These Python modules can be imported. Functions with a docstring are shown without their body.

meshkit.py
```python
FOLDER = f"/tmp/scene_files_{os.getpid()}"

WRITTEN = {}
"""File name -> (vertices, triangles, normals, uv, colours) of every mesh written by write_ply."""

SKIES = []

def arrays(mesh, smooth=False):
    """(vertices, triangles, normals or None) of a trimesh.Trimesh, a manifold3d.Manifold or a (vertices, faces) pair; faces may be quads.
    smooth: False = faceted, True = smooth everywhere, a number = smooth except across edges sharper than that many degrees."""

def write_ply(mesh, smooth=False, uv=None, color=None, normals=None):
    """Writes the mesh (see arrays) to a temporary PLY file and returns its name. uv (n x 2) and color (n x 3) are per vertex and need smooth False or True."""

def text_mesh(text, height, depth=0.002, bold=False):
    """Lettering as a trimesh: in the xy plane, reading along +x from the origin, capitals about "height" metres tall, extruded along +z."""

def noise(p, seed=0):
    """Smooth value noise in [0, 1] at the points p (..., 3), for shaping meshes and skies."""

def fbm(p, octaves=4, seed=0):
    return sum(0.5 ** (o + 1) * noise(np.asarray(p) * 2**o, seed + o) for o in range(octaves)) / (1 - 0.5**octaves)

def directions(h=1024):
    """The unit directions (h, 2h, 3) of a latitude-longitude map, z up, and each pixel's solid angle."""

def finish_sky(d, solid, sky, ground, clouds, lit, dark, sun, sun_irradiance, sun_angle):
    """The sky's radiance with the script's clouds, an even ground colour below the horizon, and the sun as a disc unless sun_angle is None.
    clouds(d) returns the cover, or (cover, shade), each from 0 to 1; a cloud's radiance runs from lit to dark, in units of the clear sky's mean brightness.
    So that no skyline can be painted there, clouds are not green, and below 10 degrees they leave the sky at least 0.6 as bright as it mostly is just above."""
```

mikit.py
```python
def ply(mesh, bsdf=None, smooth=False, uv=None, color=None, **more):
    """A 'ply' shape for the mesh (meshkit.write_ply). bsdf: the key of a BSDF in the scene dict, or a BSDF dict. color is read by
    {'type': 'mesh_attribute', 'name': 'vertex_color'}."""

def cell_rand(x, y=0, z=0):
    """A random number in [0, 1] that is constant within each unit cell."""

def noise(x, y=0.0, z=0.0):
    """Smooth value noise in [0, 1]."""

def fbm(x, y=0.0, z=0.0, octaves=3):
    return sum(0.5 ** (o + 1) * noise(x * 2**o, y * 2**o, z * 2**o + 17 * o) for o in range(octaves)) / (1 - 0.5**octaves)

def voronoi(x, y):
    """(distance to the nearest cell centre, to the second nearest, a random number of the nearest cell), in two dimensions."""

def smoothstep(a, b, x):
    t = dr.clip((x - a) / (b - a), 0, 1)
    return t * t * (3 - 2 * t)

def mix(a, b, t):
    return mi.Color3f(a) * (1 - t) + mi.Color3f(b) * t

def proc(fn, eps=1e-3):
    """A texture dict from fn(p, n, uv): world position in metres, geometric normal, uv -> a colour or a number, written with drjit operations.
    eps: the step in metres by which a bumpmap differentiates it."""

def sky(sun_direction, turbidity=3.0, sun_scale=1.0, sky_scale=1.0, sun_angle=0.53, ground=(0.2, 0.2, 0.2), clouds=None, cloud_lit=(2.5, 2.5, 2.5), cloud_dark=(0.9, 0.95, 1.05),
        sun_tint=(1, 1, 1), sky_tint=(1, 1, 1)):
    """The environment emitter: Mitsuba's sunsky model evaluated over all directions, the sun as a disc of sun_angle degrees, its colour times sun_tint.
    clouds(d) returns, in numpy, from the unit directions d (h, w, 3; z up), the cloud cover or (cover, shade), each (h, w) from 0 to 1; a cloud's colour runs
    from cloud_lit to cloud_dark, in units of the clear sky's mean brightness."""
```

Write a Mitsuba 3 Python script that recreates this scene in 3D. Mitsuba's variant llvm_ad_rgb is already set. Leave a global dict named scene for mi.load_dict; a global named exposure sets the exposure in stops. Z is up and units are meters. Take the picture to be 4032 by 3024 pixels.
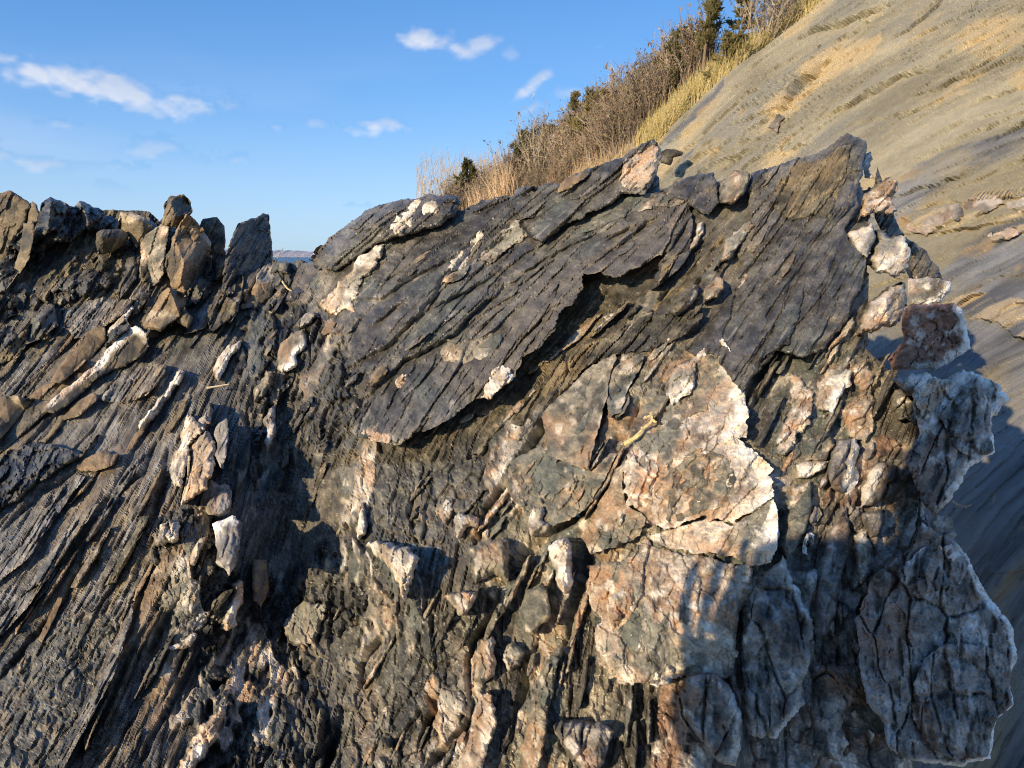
import math, numpy as np, trimesh, mitsuba as mi, drjit as dr, mikit, meshkit
from scipy import ndimage
from scipy.interpolate import RBFInterpolator, LinearNDInterpolator
from scipy.spatial import Delaunay, cKDTree
from scipy.sparse import coo_matrix
from scipy.sparse.linalg import spsolve
import shapely
from shapely.geometry import Polygon, Point, LineString

T = mi.ScalarTransform4f
scene, labels = {}, {}

# ---------------------------------------------------------------- camera, sky, exposure
CAM = np.array([0.0, 0.0, 1.45])
PITCH = math.radians(9.4)
FW = np.array([0, math.cos(PITCH), -math.sin(PITCH)])
DN = np.array([0, -math.sin(PITCH), -math.cos(PITCH)])
RT = np.array([1.0, 0, 0])
FPX, CX, CY = 3028.0, 2016.0, 1512.0
scene['camera'] = {'type': 'thinlens', 'fov': 2 * math.degrees(math.atan(2016 / FPX)), 'fov_axis': 'x', 'aperture_radius': 0.0007,
                   'focus_distance': 1.5, 'near_clip': 0.02, 'far_clip': 20000.0,
                   'to_world': T().look_at(origin=CAM.tolist(), target=(CAM + FW).tolist(), up=[0, 0, 1])}
SUNV = np.array([2284.0, 738.0, 3028.0])
LIGHT = SUNV[0] * RT + SUNV[1] * DN + SUNV[2] * FW            # the way the sunlight travels
LIGHT /= np.linalg.norm(LIGHT)
exposure = 2.3


def ray(u, v):
    u, v = np.asarray(u, float), np.asarray(v, float)
    return ((u - CX) / FPX)[..., None] * RT + ((v - CY) / FPX)[..., None] * DN + FW


CLOUDS = [  # sheet x, y, half width, half height, slope, density
    (150, 285, 250, 62, 0.10, 0.85), (500, 375, 290, 66, 0.10, 0.8), (40, 275, 150, 40, 0.05, 0.6), (700, 390, 140, 34, 0.05, 0.65), (560, 430, 120, 40, 0.0, 0.6),
    (1650, 155, 85, 44, 0.10, 0.85), (1790, 200, 110, 44, 0.25, 0.7), (1880, 180, 50, 36, -0.3, 0.65), (2090, 345, 85, 28, -0.6, 0.8), (2250, 362, 70, 28, -0.15, 0.4),
    (2095, 425, 60, 22, -0.3, 0.45), (1470, 500, 75, 34, -0.1, 0.8), (1225, 490, 40, 20, 0, 0.4), (90, 640, 150, 40, 0.12, 0.55),
    (430, 660, 120, 28, 0, 0.5), (940, 630, 75, 28, 0, 0.5), (640, 590, 150, 60, 0.15, 0.42), (230, 490, 60, 22, 0, 0.4), (430, 730, 60, 40, 0, 0.35), (1385, 640, 40, 20, 0, 0.35),
    (2360, 185, 30, 14, 0, 0.35), (2010, 215, 30, 18, 0, 0.3), (1090, 500, 30, 14, 0, 0.3), (1610, 512, 24, 10, 0, 0.3), (740, 790, 55, 18, 0, 0.25), (1400, 810, 50, 14, 0, 0.25)]


def cloud_cover(d):
    cover, shade = np.zeros(d.shape[:2]), np.zeros(d.shape[:2])
    fw, x, y = d @ FW, d @ RT, d @ DN
    wisp = meshkit.fbm(d * [28, 28, 44], 5, 7)
    fine = meshkit.fbm(d * [90, 90, 130], 4, 17)
    az, el = np.arctan2(d[..., 0], d[..., 1]), np.arcsin(np.clip(d[..., 2], -1, 1))
    for cu, cv, hw, hh, sl, den in CLOUDS:
        c = ray(cu, cv)
        caz, cel = math.atan2(c[0], c[1]), math.atan2(c[2], math.hypot(c[0], c[1]))
        a, b = (az - caz) * FPX / hw * math.cos(cel), (el - cel) * FPX
        b = (b + sl * (az - caz) * FPX) / hh
        b = np.where(b < 0, b * 1.25, b)
        m = 1.05 - np.sqrt(a * a + b * b) + (wisp - 0.5) * 3.0 + (fine - 0.5) * 1.3
        m = np.where((np.abs(a) < 2.2) & (np.abs(b) < 2.6), m, 0)
        k = np.clip(m / 1.0, 0, 1)
        k = k ** 1.2 * den
        shade = np.where(k > cover, np.clip(0.35 + b * 0.7 + 0.5 * (1 - den) + (wisp - 0.5) * 1.2, 0, 1), shade)
        cover = np.maximum(cover, k)
    veil = np.clip((meshkit.fbm(np.stack([az * 3, el * 16, az * 0], -1), 4, 3) - 0.5) * 1.6, 0, 1) * np.exp(-np.square((el - 0.12) / 0.09)) * 0.3 + 0.36 * np.exp(-np.square(np.maximum(el, 0) / 0.13))
    veil = np.where(el > 0, veil, 0)
    cover = np.maximum(cover, veil)
    behind = np.clip((meshkit.fbm(d * 5, 4, 21) - 0.62) * 5, 0, 1) * np.clip((0.1 - fw) * 4, 0, 1) * 0.7    # a few like clouds go on behind the camera
    return np.maximum(cover, behind), shade


scene['sky'] = mikit.sky((-LIGHT).tolist(), turbidity=2.6, clouds=cloud_cover, cloud_lit=(2.75, 2.8, 3.0), cloud_dark=(1.95, 2.15, 2.6),
                         sun_tint=(0.94, 1.0, 1.12), sky_tint=(0.54, 0.90, 1.40))

# ---------------------------------------------------------------- materials
ROCK = dict(type='principled', base_color={'type': 'mesh_attribute', 'name': 'vertex_color'}, roughness=0.62, specular=0.35)
scene['rock_material'] = {'type': 'twosided', 'bsdf': ROCK}
scene['slate_material'] = {'type': 'twosided', 'bsdf': {**ROCK, 'roughness': 0.42, 'specular': 0.6}}
scene['plain_material'] = {'type': 'twosided', 'bsdf': {'type': 'principled', 'base_color': {'type': 'mesh_attribute', 'name': 'vertex_color'}, 'roughness': 0.8, 'specular': 0.15}}


def number(key):
    if key not in scene and key not in labels:
        return key
    i = 1
    while f'{key}_{i:03d}' in scene or f'{key}_{i:03d}' in labels:
        i += 1
    return f'{key}_{i:03d}'


def put(key, v, f, color, mat='rock_material', smooth=False, label=None, category=None, group=None, kind=None):
    key = number(key)
    scene[key] = mikit.ply((v, f), mat, smooth=smooth, color=color)
    d = {k: x for k, x in dict(label=label, category=category, group=group, kind=kind).items() if x}
    if d:
        labels[key] = d
    return key


# ---------------------------------------------------------------- noise on arrays
def F(x):
    return mi.Float(np.ascontiguousarray(np.broadcast_to(np.asarray(x, np.float32), N_).astype(np.float32)))


N_ = 1


def fb(x, y, z=0.0, octaves=3):
    global N_
    N_ = np.shape(x)
    return np.array(mikit.fbm(F(x), F(y), F(z), octaves))


def ns(x, y, z=0.0):
    global N_
    N_ = np.shape(x)
    return np.array(mikit.noise(F(x), F(y), F(z)))


def facet(x, y, seed=0.0, tilt=0.5):
    """Piecewise plane heights on random cells, in about [0, 1], and how near the cell border is."""
    global N_
    N_ = np.shape(x)
    x, y = F(x), F(y)
    best, second, h = mi.Float(9), mi.Float(9), mi.Float(0)
    fx, fy = dr.floor(x), dr.floor(y)
    for a in (-1, 0, 1):
        for b in (-1, 0, 1):
            cx, cy = fx + a, fy + b
            dx, dy = x - cx - mikit.cell_rand(cx, cy, seed + 1), y - cy - mikit.cell_rand(cx, cy, seed + 2)
            d = dr.square(dx) + dr.square(dy)
            near = d < best
            second = dr.select(near, best, dr.minimum(second, d))
            h = dr.select(near, mikit.cell_rand(cx, cy, seed + 3) + tilt * (dx * (mikit.cell_rand(cx, cy, seed + 4) - 0.5) + dy * (mikit.cell_rand(cx, cy, seed + 5) - 0.2)), h)
            best = dr.select(near, d, best)
    return np.array(h), np.array(dr.sqrt(second) - dr.sqrt(best)), np.array(dr.sqrt(best))


def sstep(a, b, x):
    t = np.clip((x - a) / (b - a), 0, 1)
    return t * t * (3 - 2 * t)


def lerp(a, b, t):
    t = np.asarray(t)[..., None]
    return np.asarray(a) * (1 - t) + np.asarray(b) * t


# ---------------------------------------------------------------- the rock face: sheet coordinates (u, v) and a height above it
DEPTH = [  # u, v, distance in metres of the surveyed points of the outcrop
    (-500, 3300, 1.10), (0, 3024, 1.22), (700, 3024, 1.18), (1500, 3024, 1.10), (2200, 3024, 1.0), (2800, 3024, 0.93), (3500, 3024, 0.92), (4200, 3200, 0.95), (2000, 3400, 0.95),
    (-500, 2400, 1.60), (0, 2400, 1.55), (500, 2300, 1.52), (850, 2200, 1.50), (1080, 2150, 1.80), (1130, 1950, 1.82), (1060, 2350, 1.70), (1450, 2200, 1.42), (2000, 2250, 1.22), (2500, 2250, 1.07), (3000, 2250, 1.0), (3500, 2250, 1.06),
    (-500, 1750, 2.3), (0, 1750, 2.2), (500, 1700, 2.12), (850, 1750, 1.92), (1200, 1700, 1.92), (1500, 1900, 1.62), (1900, 1850, 1.47), (2300, 1750, 1.3), (2700, 1750, 1.17), (3000, 1700, 1.15), (3400, 1600, 1.2), (3500, 1900, 1.12),
    (-500, 1250, 3.1), (0, 1250, 3.0), (500, 1250, 2.8), (950, 1250, 2.65), (1200, 1300, 2.35), (1400, 1350, 2.1), (1700, 1250, 2.0), (2000, 1450, 1.78), (2300, 1300, 1.72), (2600, 1150, 1.66), (2900, 1200, 1.48), (3300, 1200, 1.36), (3450, 1250, 1.36),
    (-500, 900, 3.7), (0, 900, 3.6), (500, 900, 3.5), (1000, 1020, 3.2), (1200, 1030, 2.9), (1450, 900, 2.6), (1800, 820, 2.5), (2150, 780, 2.3), (2550, 650, 2.2), (2800, 720, 2.0), (3000, 800, 1.8), (3330, 560, 1.85), (3400, 850, 1.62), (3480, 1000, 1.5),
    (2000, 300, 2.8), (3300, 200, 2.2), (0, 500, 4.2), (4200, 1500, 1.5), (4100, 700, 2.0), (4200, 2300, 1.2)]
DEPTH = np.array(DEPTH, float)
G0U, G0V, GS = -600, 350, 10.0
GU, GV = np.meshgrid(np.arange(G0U, 4701, GS), np.arange(G0V, 3461, GS), indexing='xy')
_rbf = RBFInterpolator(DEPTH[:, :2] / 1000, np.log(DEPTH[:, 2]), kernel='thin_plate_spline', smoothing=0.002)
GZ = np.exp(_rbf(np.stack([GU.ravel(), GV.ravel()], 1) / 1000)).reshape(GU.shape)


def grid_sample(g, u, v):
    c = [(np.asarray(v) - G0V) / GS, (np.asarray(u) - G0U) / GS]
    if g.ndim == 3:
        return np.stack([ndimage.map_coordinates(g[..., k], c, order=1, mode='nearest') for k in range(g.shape[2])], -1)
    return ndimage.map_coordinates(g, c, order=1, mode='nearest')


GP = CAM + ray(GU, GV) * GZ[..., None]
_n = np.cross(np.gradient(GP, axis=0), np.gradient(GP, axis=1))
_n /= np.linalg.norm(_n, axis=-1, keepdims=True)
_n *= np.sign(((CAM - GP) * _n).sum(-1, keepdims=True))
_c = CAM - GP
_c /= np.linalg.norm(_c, axis=-1, keepdims=True)
GN = 0.28 * _n + 0.72 * _c
GN = np.stack([ndimage.gaussian_filter(GN[..., k], 8) for k in range(3)], -1)
GN /= np.linalg.norm(GN, axis=-1, keepdims=True)

FABRIC = np.array([(0, 1700, 48), (400, 1700, 46), (250, 2600, 60), (700, 2500, 64), (200, 1200, 50), (60, 900, 75), (700, 1000, 74), (1050, 1100, 55), (500, 1250, 45), (1500, 1100, 36), (1450, 850, 38), (2000, 1200, 36), (1700, 1500, 33),
                   (2400, 800, 38), (2350, 1250, 42), (3000, 900, 58), (3200, 1200, 60), (3350, 700, 60), (2300, 1700, 58), (2700, 1900, 64), (1700, 2000, 48), (1600, 2600, 58), (2000, 2600, 76), (2500, 2500, 78), (2780, 2480, 118),
                   (3050, 2400, 100), (3250, 2300, 82), (3400, 1600, 62), (3700, 2500, 105), (1150, 1500, 62), (1250, 2100, 68), (1050, 2700, 68), (850, 1900, 80), (1300, 2900, 62), (2000, 3000, 72), (3750, 1700, 75), (3300, 2900, 95)], float)
_ax = RBFInterpolator(FABRIC[:, :2] / 1000, np.stack([np.cos(np.radians(2 * FABRIC[:, 2])), np.sin(np.radians(2 * FABRIC[:, 2]))], 1), kernel='linear', smoothing=0.02)
_s = 6
_cu, _cv = GU[::_s, ::_s], GV[::_s, ::_s]
_a = _ax(np.stack([_cu.ravel(), _cv.ravel()], 1) / 1000)
GTH = (0.5 * np.arctan2(_a[:, 1], _a[:, 0])).reshape(_cu.shape)
GTH = np.where(GTH < 0, GTH + np.pi, GTH)


def integrate(gx, gy, h):
    """The field whose slope follows (gx, gy) in the least squares sense."""
    ny, nx = gx.shape
    idx = np.arange(ny * nx).reshape(ny, nx)
    rows, cols, vals, rhs, n = [], [], [], [], 0
    for a, b, g in ((idx[:, :-1], idx[:, 1:], (gx[:, :-1] + gx[:, 1:]) / 2), (idx[:-1], idx[1:], (gy[:-1] + gy[1:]) / 2)):
        k = np.arange(a.size) + n
        rows += [k, k]; cols += [a.ravel(), b.ravel()]; vals += [-np.ones(a.size), np.ones(a.size)]; rhs.append(g.ravel() * h)
        n += a.size
    A = coo_matrix((np.concatenate(vals), (np.concatenate(rows), np.concatenate(cols))), shape=(n, ny * nx)).tocsr()
    M = (A.T @ A).tolil(); M[0, 0] += 1
    return spsolve(M.tocsc(), A.T @ np.concatenate(rhs)).reshape(ny, nx)


_m = GZ[::_s, ::_s] / FPX
_q = integrate(np.sin(GTH) * _m, np.cos(GTH) * _m, GS * _s)
_r = integrate(np.cos(GTH) * _m, -np.sin(GTH) * _m, GS * _s)


def coarse(g, u, v):
    return ndimage.map_coordinates(g, [(np.asarray(v) - G0V) / (GS * _s), (np.asarray(u) - G0U) / (GS * _s)], order=3, mode='nearest')


def fabric(u, v):
    return coarse(_r, u, v), coarse(_q, u, v)


# ---------------------------------------------------------------- what each kind of rock looks like: relief in metres, and colour
def iso(r, q, f, s, o=3):
    """Fine noise without a grain of its own, in [-0.5, 0.5]."""
    return fb(f * (0.80 * r - 0.60 * q), f * (0.60 * r + 0.80 * q), s + f * 0.37 * (r - q), o) - 0.5


EDGE = [None]


def relief(kind, r, q, s, fine=1.0):
    """r runs along the foliation and q across it, in metres; s is a seed."""
    w1 = fb(r * 7, q * 16, s, 3) - 0.5
    w2 = iso(r, q, 26, s + 5)
    w3 = iso(r, q, 75, s + 8)
    rw, qw = r + 0.05 * w2 + 0.012 * w3, q + 0.035 * w1 + 0.010 * w2 + 0.003 * w3
    EDGE[0] = None
    if kind in ('slate', 'grey', 'olive'):
        rs, qs = r + 0.03 * w2, q + 0.016 * w1 + 0.0035 * w2 + 0.0016 * w3          # thin straight blades
        k = {'slate': (0.011, 0.0095, 0.0075, 0.0042), 'grey': (0.012, 0.012, 0.0095, 0.0055), 'olive': (0.014, 0.014, 0.0105, 0.006)}[kind]
        a0, e0, _ = facet(rs * 3.4 + s, qs * 17, s, 0.9)
        a1, e1, _ = facet(rs * 5.2 + s, qs * 46, s + 7, 0.8)
        a2, e2, _ = facet(rs * 12 + s, qs * 112, s + 13, 0.9)
        a3, e3, _ = facet(rs * 30 + s, qs * 230, s + 19, 0.9)
        calm = sstep(0.34, 0.58, fb(r * 3, q * 8, s + 21, 3))
        h = k[0] * (a0 - 0.5) + k[1] * (a1 - 0.5) * (0.35 + 0.8 * calm) + k[2] * (a2 - 0.5) * (0.3 + 0.9 * calm) + k[3] * (a3 - 0.5)
        h -= k[1] * np.exp(-np.square(e1 / 0.05)) * sstep(0.42, 0.6, fb(r * 5, q * 14, s + 3, 2)) + 0.006 * np.exp(-np.square(e0 / 0.035)) * sstep(0.4, 0.6, fb(r * 4, q * 9, s + 33, 2))
        EDGE[0] = np.clip(sstep(0.55, 0.85, a1) * np.exp(-np.square(e1 / 0.16)) + 0.8 * sstep(0.6, 0.9, a0) * np.exp(-np.square(e0 / 0.07)), 0, 1)
        return h + fine * (0.0022 * (fb(rs * 80, qs * 260, s + 4, 2) - 0.5) + 0.0022 * iso(r, q, 240, s + 6, 2) + 0.003 * iso(r, q, 60, s + 16, 3))
    if kind == 'grain':
        a1, e1, _ = facet(rw * 5 + s, qw * 13, s, 0.9)
        a2, e2, _ = facet(rw * 16 + s, qw * 44, s + 7, 1.0)
        on = sstep(0.45, 0.62, fb(r * 7, q * 12, s + 9, 3))
        a3, _, _ = facet(rw * 42 + s, qw * 100, s + 17, 1.1)
        h = 0.010 * (a1 - 0.5) + 0.010 * (a2 - 0.5) * on - 0.010 * np.exp(-np.square(e2 / 0.06)) * on + 0.007 * (a3 - 0.5)
        return h + fine * (0.007 * (fb(rw * 30, qw * 60, s + 4, 3) - 0.5) + 0.007 * iso(r, q, 110, s + 2, 3) + 0.004 * iso(r, q, 300, s + 3, 2))
    if kind == 'rubble':
        a1, e1, _ = facet(rw * 14 + s, qw * 22, s, 1.3)
        a2, e2, _ = facet(rw * 34 + s, qw * 52, s + 7, 1.3)
        a3, e3, _ = facet((rw * .8 - qw * .6) * 80 + s, (rw * .6 + qw * .8) * 100, s + 13, 1.2)
        h = 0.024 * (a1 - 0.5) + 0.020 * (a2 - 0.5) + 0.011 * (a3 - 0.5) + fine * (0.006 * iso(r, q, 180, s + 4, 3) + 0.012 * iso(r, q, 45, s + 9, 3))
        return h - 0.005 * np.exp(-np.square(e2 / 0.08))
    if kind == 'tan':
        a1, e1, _ = facet(rw * 6 + s, qw * 16, s, 0.8)
        a2, e2, _ = facet(rw * 18 + s, qw * 46, s + 7, 0.9)
        a3, e3, d3 = facet(rw * 60 + s, qw * 110, s + 13, 0.8)
        on = sstep(0.42, 0.62, fb(r * 9, q * 14, s + 9, 2))
        h = 0.006 * (a1 - 0.5) + 0.008 * (a2 - 0.5) * on + 0.0065 * (a3 - 0.5) * (0.4 + on) - 0.004 * np.exp(-np.square(e2 / 0.05)) * on
        return h + fine * (0.007 * (fb(rw * 40, qw * 80, s + 4, 3) - 0.5) + 0.006 * iso(r, q, 130, s + 2, 3) + 0.003 * iso(r, q, 330, s + 3, 2))
    if kind == 'brown':
        a1, e1, _ = facet(rw * 6 + s, qw * 14, s, 0.6)
        a2, e2, _ = facet(rw * 22 + s, qw * 50, s + 7, 0.8)
        h = 0.010 * (a1 - 0.5) + 0.006 * (a2 - 0.5) - 0.004 * np.exp(-np.square(e2 / 0.06)) * sstep(0.5, 0.65, ns(r * 8, q * 12, s))
        return h + fine * (0.005 * (fb(rw * 60, qw * 120, s + 4, 4) - 0.5) + 0.004 * iso(r, q, 150, s + 2, 3))
    if kind == 'wrinkle':
        ridge = lambda n: 1 - np.abs(4 * n - 2)
        a1, e1, _ = facet(rw * 6 + s, qw * 20, s, 1.0)
        a2, e2, _ = facet(rw * 24 + s, qw * 80, s + 7, 1.0)
        h = 0.012 * (a1 - 0.5) + 0.010 * (a2 - 0.5) - 0.010 * np.exp(-np.square(e1 / 0.045))
        h += 0.006 * ridge(fb(rw * 9, qw * 42, s + 4, 2)) + 0.004 * ridge(fb(rw * 26, qw * 100, s + 6, 2))
        return h + fine * (0.006 * iso(r, q, 120, s + 2, 3) + 0.005 * iso(r, q, 300, s + 3, 2))
    # quartz and white: rough crystalline sheets with knobs
    a1, e1, _ = facet(rw * 8 + s, qw * 17, s, 1.0)
    a2, e2, d2 = facet(rw * 26 + s, qw * 44, s + 7, 1.1)
    a3, e3, d3 = facet(rw * 62 + s, qw * 90, s + 17, 1.0)
    on = sstep(0.40, 0.60, fb(r * 8, q * 12, s + 9, 2))
    h = 0.013 * (a1 - 0.5) + 0.010 * (a2 - 0.5) * on - 0.006 * d3 + 0.006 * (a3 - 0.5) - 0.008 * np.exp(-np.square(e2 / 0.06)) * on
    return h + fine * (0.013 * (fb(rw * 22, qw * 44, s + 3, 3) - 0.5) + 0.009 * iso(r, q, 90, s + 4, 3) + 0.005 * iso(r, q, 260, s + 5, 2))


def paint(kind, r, q, s, edge=None):
    a, b = fb(r * 6, q * 26, s + 40, 4), fb(r * 3.2, q * 9, s + 50, 4)
    c, d = iso(r, q, 70, s + 60, 4) + 0.5, fb(r * 14, q * 20, s + 70, 4)
    e = fb(r * 45, q * 75, s + 66, 4)
    g = iso(r, q, 420, s + 80, 2) + 0.5
    speck = sstep(0.70, 0.80, iso(r, q, 300, s + 85, 2) + 0.5)
    pale = (0.30, 0.28, 0.25)
    if kind == 'slate':
        k = lerp((0.048, 0.046, 0.042), (0.135, 0.126, 0.108), sstep(0.28, 0.72, 0.55 * a + 0.45 * c))
        k = lerp(k, (0.125, 0.104, 0.075), 0.45 * sstep(0.52, 0.70, b))
        k = lerp(k, (0.095, 0.105, 0.092), 0.6 * sstep(0.55, 0.7, d))
        k = lerp(k, pale, 0.7 * sstep(0.66, 0.78, fb(r * 24, q * 150, s + 90, 3)) * sstep(0.45, 0.6, d))
        k = lerp(k, pale, 0.35 * speck)
    elif kind == 'grey':
        k = lerp((0.062, 0.060, 0.056), (0.185, 0.174, 0.155), sstep(0.3, 0.70, 0.45 * a + 0.55 * c))
        k = lerp(k, (0.215, 0.170, 0.110), 0.75 * sstep(0.55, 0.66, fb(r * 2.4, q * 20, s + 55, 4)))
        k = lerp(k, (0.36, 0.35, 0.33), 0.6 * sstep(0.64, 0.78, fb(r * 20, q * 150, s + 90, 3)))
        k = lerp(k, (0.42, 0.40, 0.37), 0.7 * speck)
    elif kind == 'rubble':
        k = lerp((0.028, 0.028, 0.027), (0.105, 0.102, 0.090), sstep(0.3, 0.72, 0.4 * d + 0.6 * c))
        k = lerp(k, (0.25, 0.215, 0.155), 0.8 * sstep(0.58, 0.70, fb(r * 18, q * 34, s + 55, 4)))
        k = lerp(k, pale, 0.4 * speck)
    elif kind == 'olive':
        k = lerp((0.045, 0.042, 0.034), (0.145, 0.128, 0.090), sstep(0.3, 0.7, 0.5 * a + 0.5 * c))
        k = lerp(k, (0.23, 0.170, 0.092), 0.6 * sstep(0.56, 0.70, d))
        k = lerp(k, (0.055, 0.055, 0.052), 0.8 * sstep(0.54, 0.66, b))
        k = lerp(k, pale, 0.5 * speck)
    elif kind == 'tan':
        k = lerp((0.135, 0.135, 0.112), (0.27, 0.235, 0.175), sstep(0.3, 0.7, 0.4 * a + 0.6 * c))
        k = lerp(k, (0.34, 0.220, 0.135), 0.8 * sstep(0.47, 0.62, 0.6 * d + 0.4 * e))
        k = lerp(k, (0.105, 0.120, 0.110), 0.85 * sstep(0.50, 0.62, fb(r * 9, q * 14, s + 33, 5)))
        k = lerp(k, (0.52, 0.47, 0.39), 0.75 * sstep(0.60, 0.70, e))
        k = lerp(k, (0.05, 0.05, 0.045), 0.7 * sstep(0.60, 0.70, fb(r * 30, q * 60, s + 92, 4)))
    elif kind == 'brown':
        k = lerp((0.155, 0.108, 0.066), (0.29, 0.210, 0.130), sstep(0.3, 0.7, 0.5 * a + 0.5 * d))
        k = lerp(k, (0.13, 0.115, 0.075), 0.7 * sstep(0.5, 0.64, b))
        k = lerp(k, (0.48, 0.41, 0.31), 0.8 * sstep(0.75, 0.82, ns(r * 45 + 3 * d, q * 4, s + 90)) * sstep(0.4, 0.6, d))
        k = lerp(k, (0.05, 0.05, 0.045), 0.8 * sstep(0.56, 0.66, fb(r * 16, q * 40, s + 21, 4)))
    elif kind == 'quartz':
        k = lerp((0.33, 0.235, 0.165), (0.56, 0.50, 0.42), sstep(0.36, 0.64, 0.4 * d + 0.6 * e))
        k = lerp(k, (0.40, 0.240, 0.135), 0.7 * sstep(0.50, 0.66, 0.7 * fb(r * 11, q * 16, s + 33, 4) + 0.3 * c))
        k = lerp(k, (0.165, 0.172, 0.148), 0.85 * sstep(0.50, 0.60, 0.75 * fb(r * 8, q * 13, s + 37, 4) + 0.25 * e))
        k = lerp(k, (0.09, 0.08, 0.065), 0.7 * sstep(0.60, 0.70, fb(r * 34, q * 60, s + 92, 4)))
        k = lerp(k, (0.70, 0.66, 0.59), 0.7 * sstep(0.60, 0.70, iso(r, q, 60, s + 94, 4) + 0.5))
    elif kind == 'grain':
        k = lerp((0.062, 0.060, 0.050), (0.165, 0.155, 0.125), sstep(0.3, 0.7, 0.3 * a + 0.7 * c))
        k = lerp(k, (0.21, 0.165, 0.115), 0.6 * sstep(0.54, 0.68, d))
        k = lerp(k, (0.06, 0.062, 0.058), 0.7 * sstep(0.52, 0.66, b))
        k = lerp(k, (0.40, 0.38, 0.33), 0.7 * speck)
    elif kind == 'milky':
        k = lerp((0.52, 0.45, 0.36), (0.76, 0.73, 0.67), sstep(0.30, 0.55, 0.4 * d + 0.6 * e))
        k = lerp(k, (0.45, 0.30, 0.17), 0.6 * sstep(0.60, 0.72, fb(r * 11, q * 16, s + 33, 4)))
    elif kind == 'white':
        k = lerp((0.40, 0.32, 0.235), (0.68, 0.635, 0.56), sstep(0.34, 0.60, 0.4 * d + 0.6 * e))
        k = lerp(k, (0.44, 0.27, 0.14), 0.7 * sstep(0.56, 0.68, fb(r * 11, q * 16, s + 33, 4)))
        k = lerp(k, (0.19, 0.185, 0.16), 0.8 * sstep(0.54, 0.66, fb(r * 14, q * 22, s + 37, 5)))
        k = lerp(k, (0.08, 0.07, 0.06), 0.6 * sstep(0.62, 0.72, fb(r * 34, q * 60, s + 92, 4)))
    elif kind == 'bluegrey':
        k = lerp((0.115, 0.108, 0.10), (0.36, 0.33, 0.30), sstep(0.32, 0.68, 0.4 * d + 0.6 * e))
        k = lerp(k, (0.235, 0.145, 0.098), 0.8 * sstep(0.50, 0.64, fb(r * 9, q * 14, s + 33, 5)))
        k = lerp(k, (0.60, 0.56, 0.52), 0.75 * sstep(0.58, 0.70, fb(r * 28, q * 40, s + 90, 4)))
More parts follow.
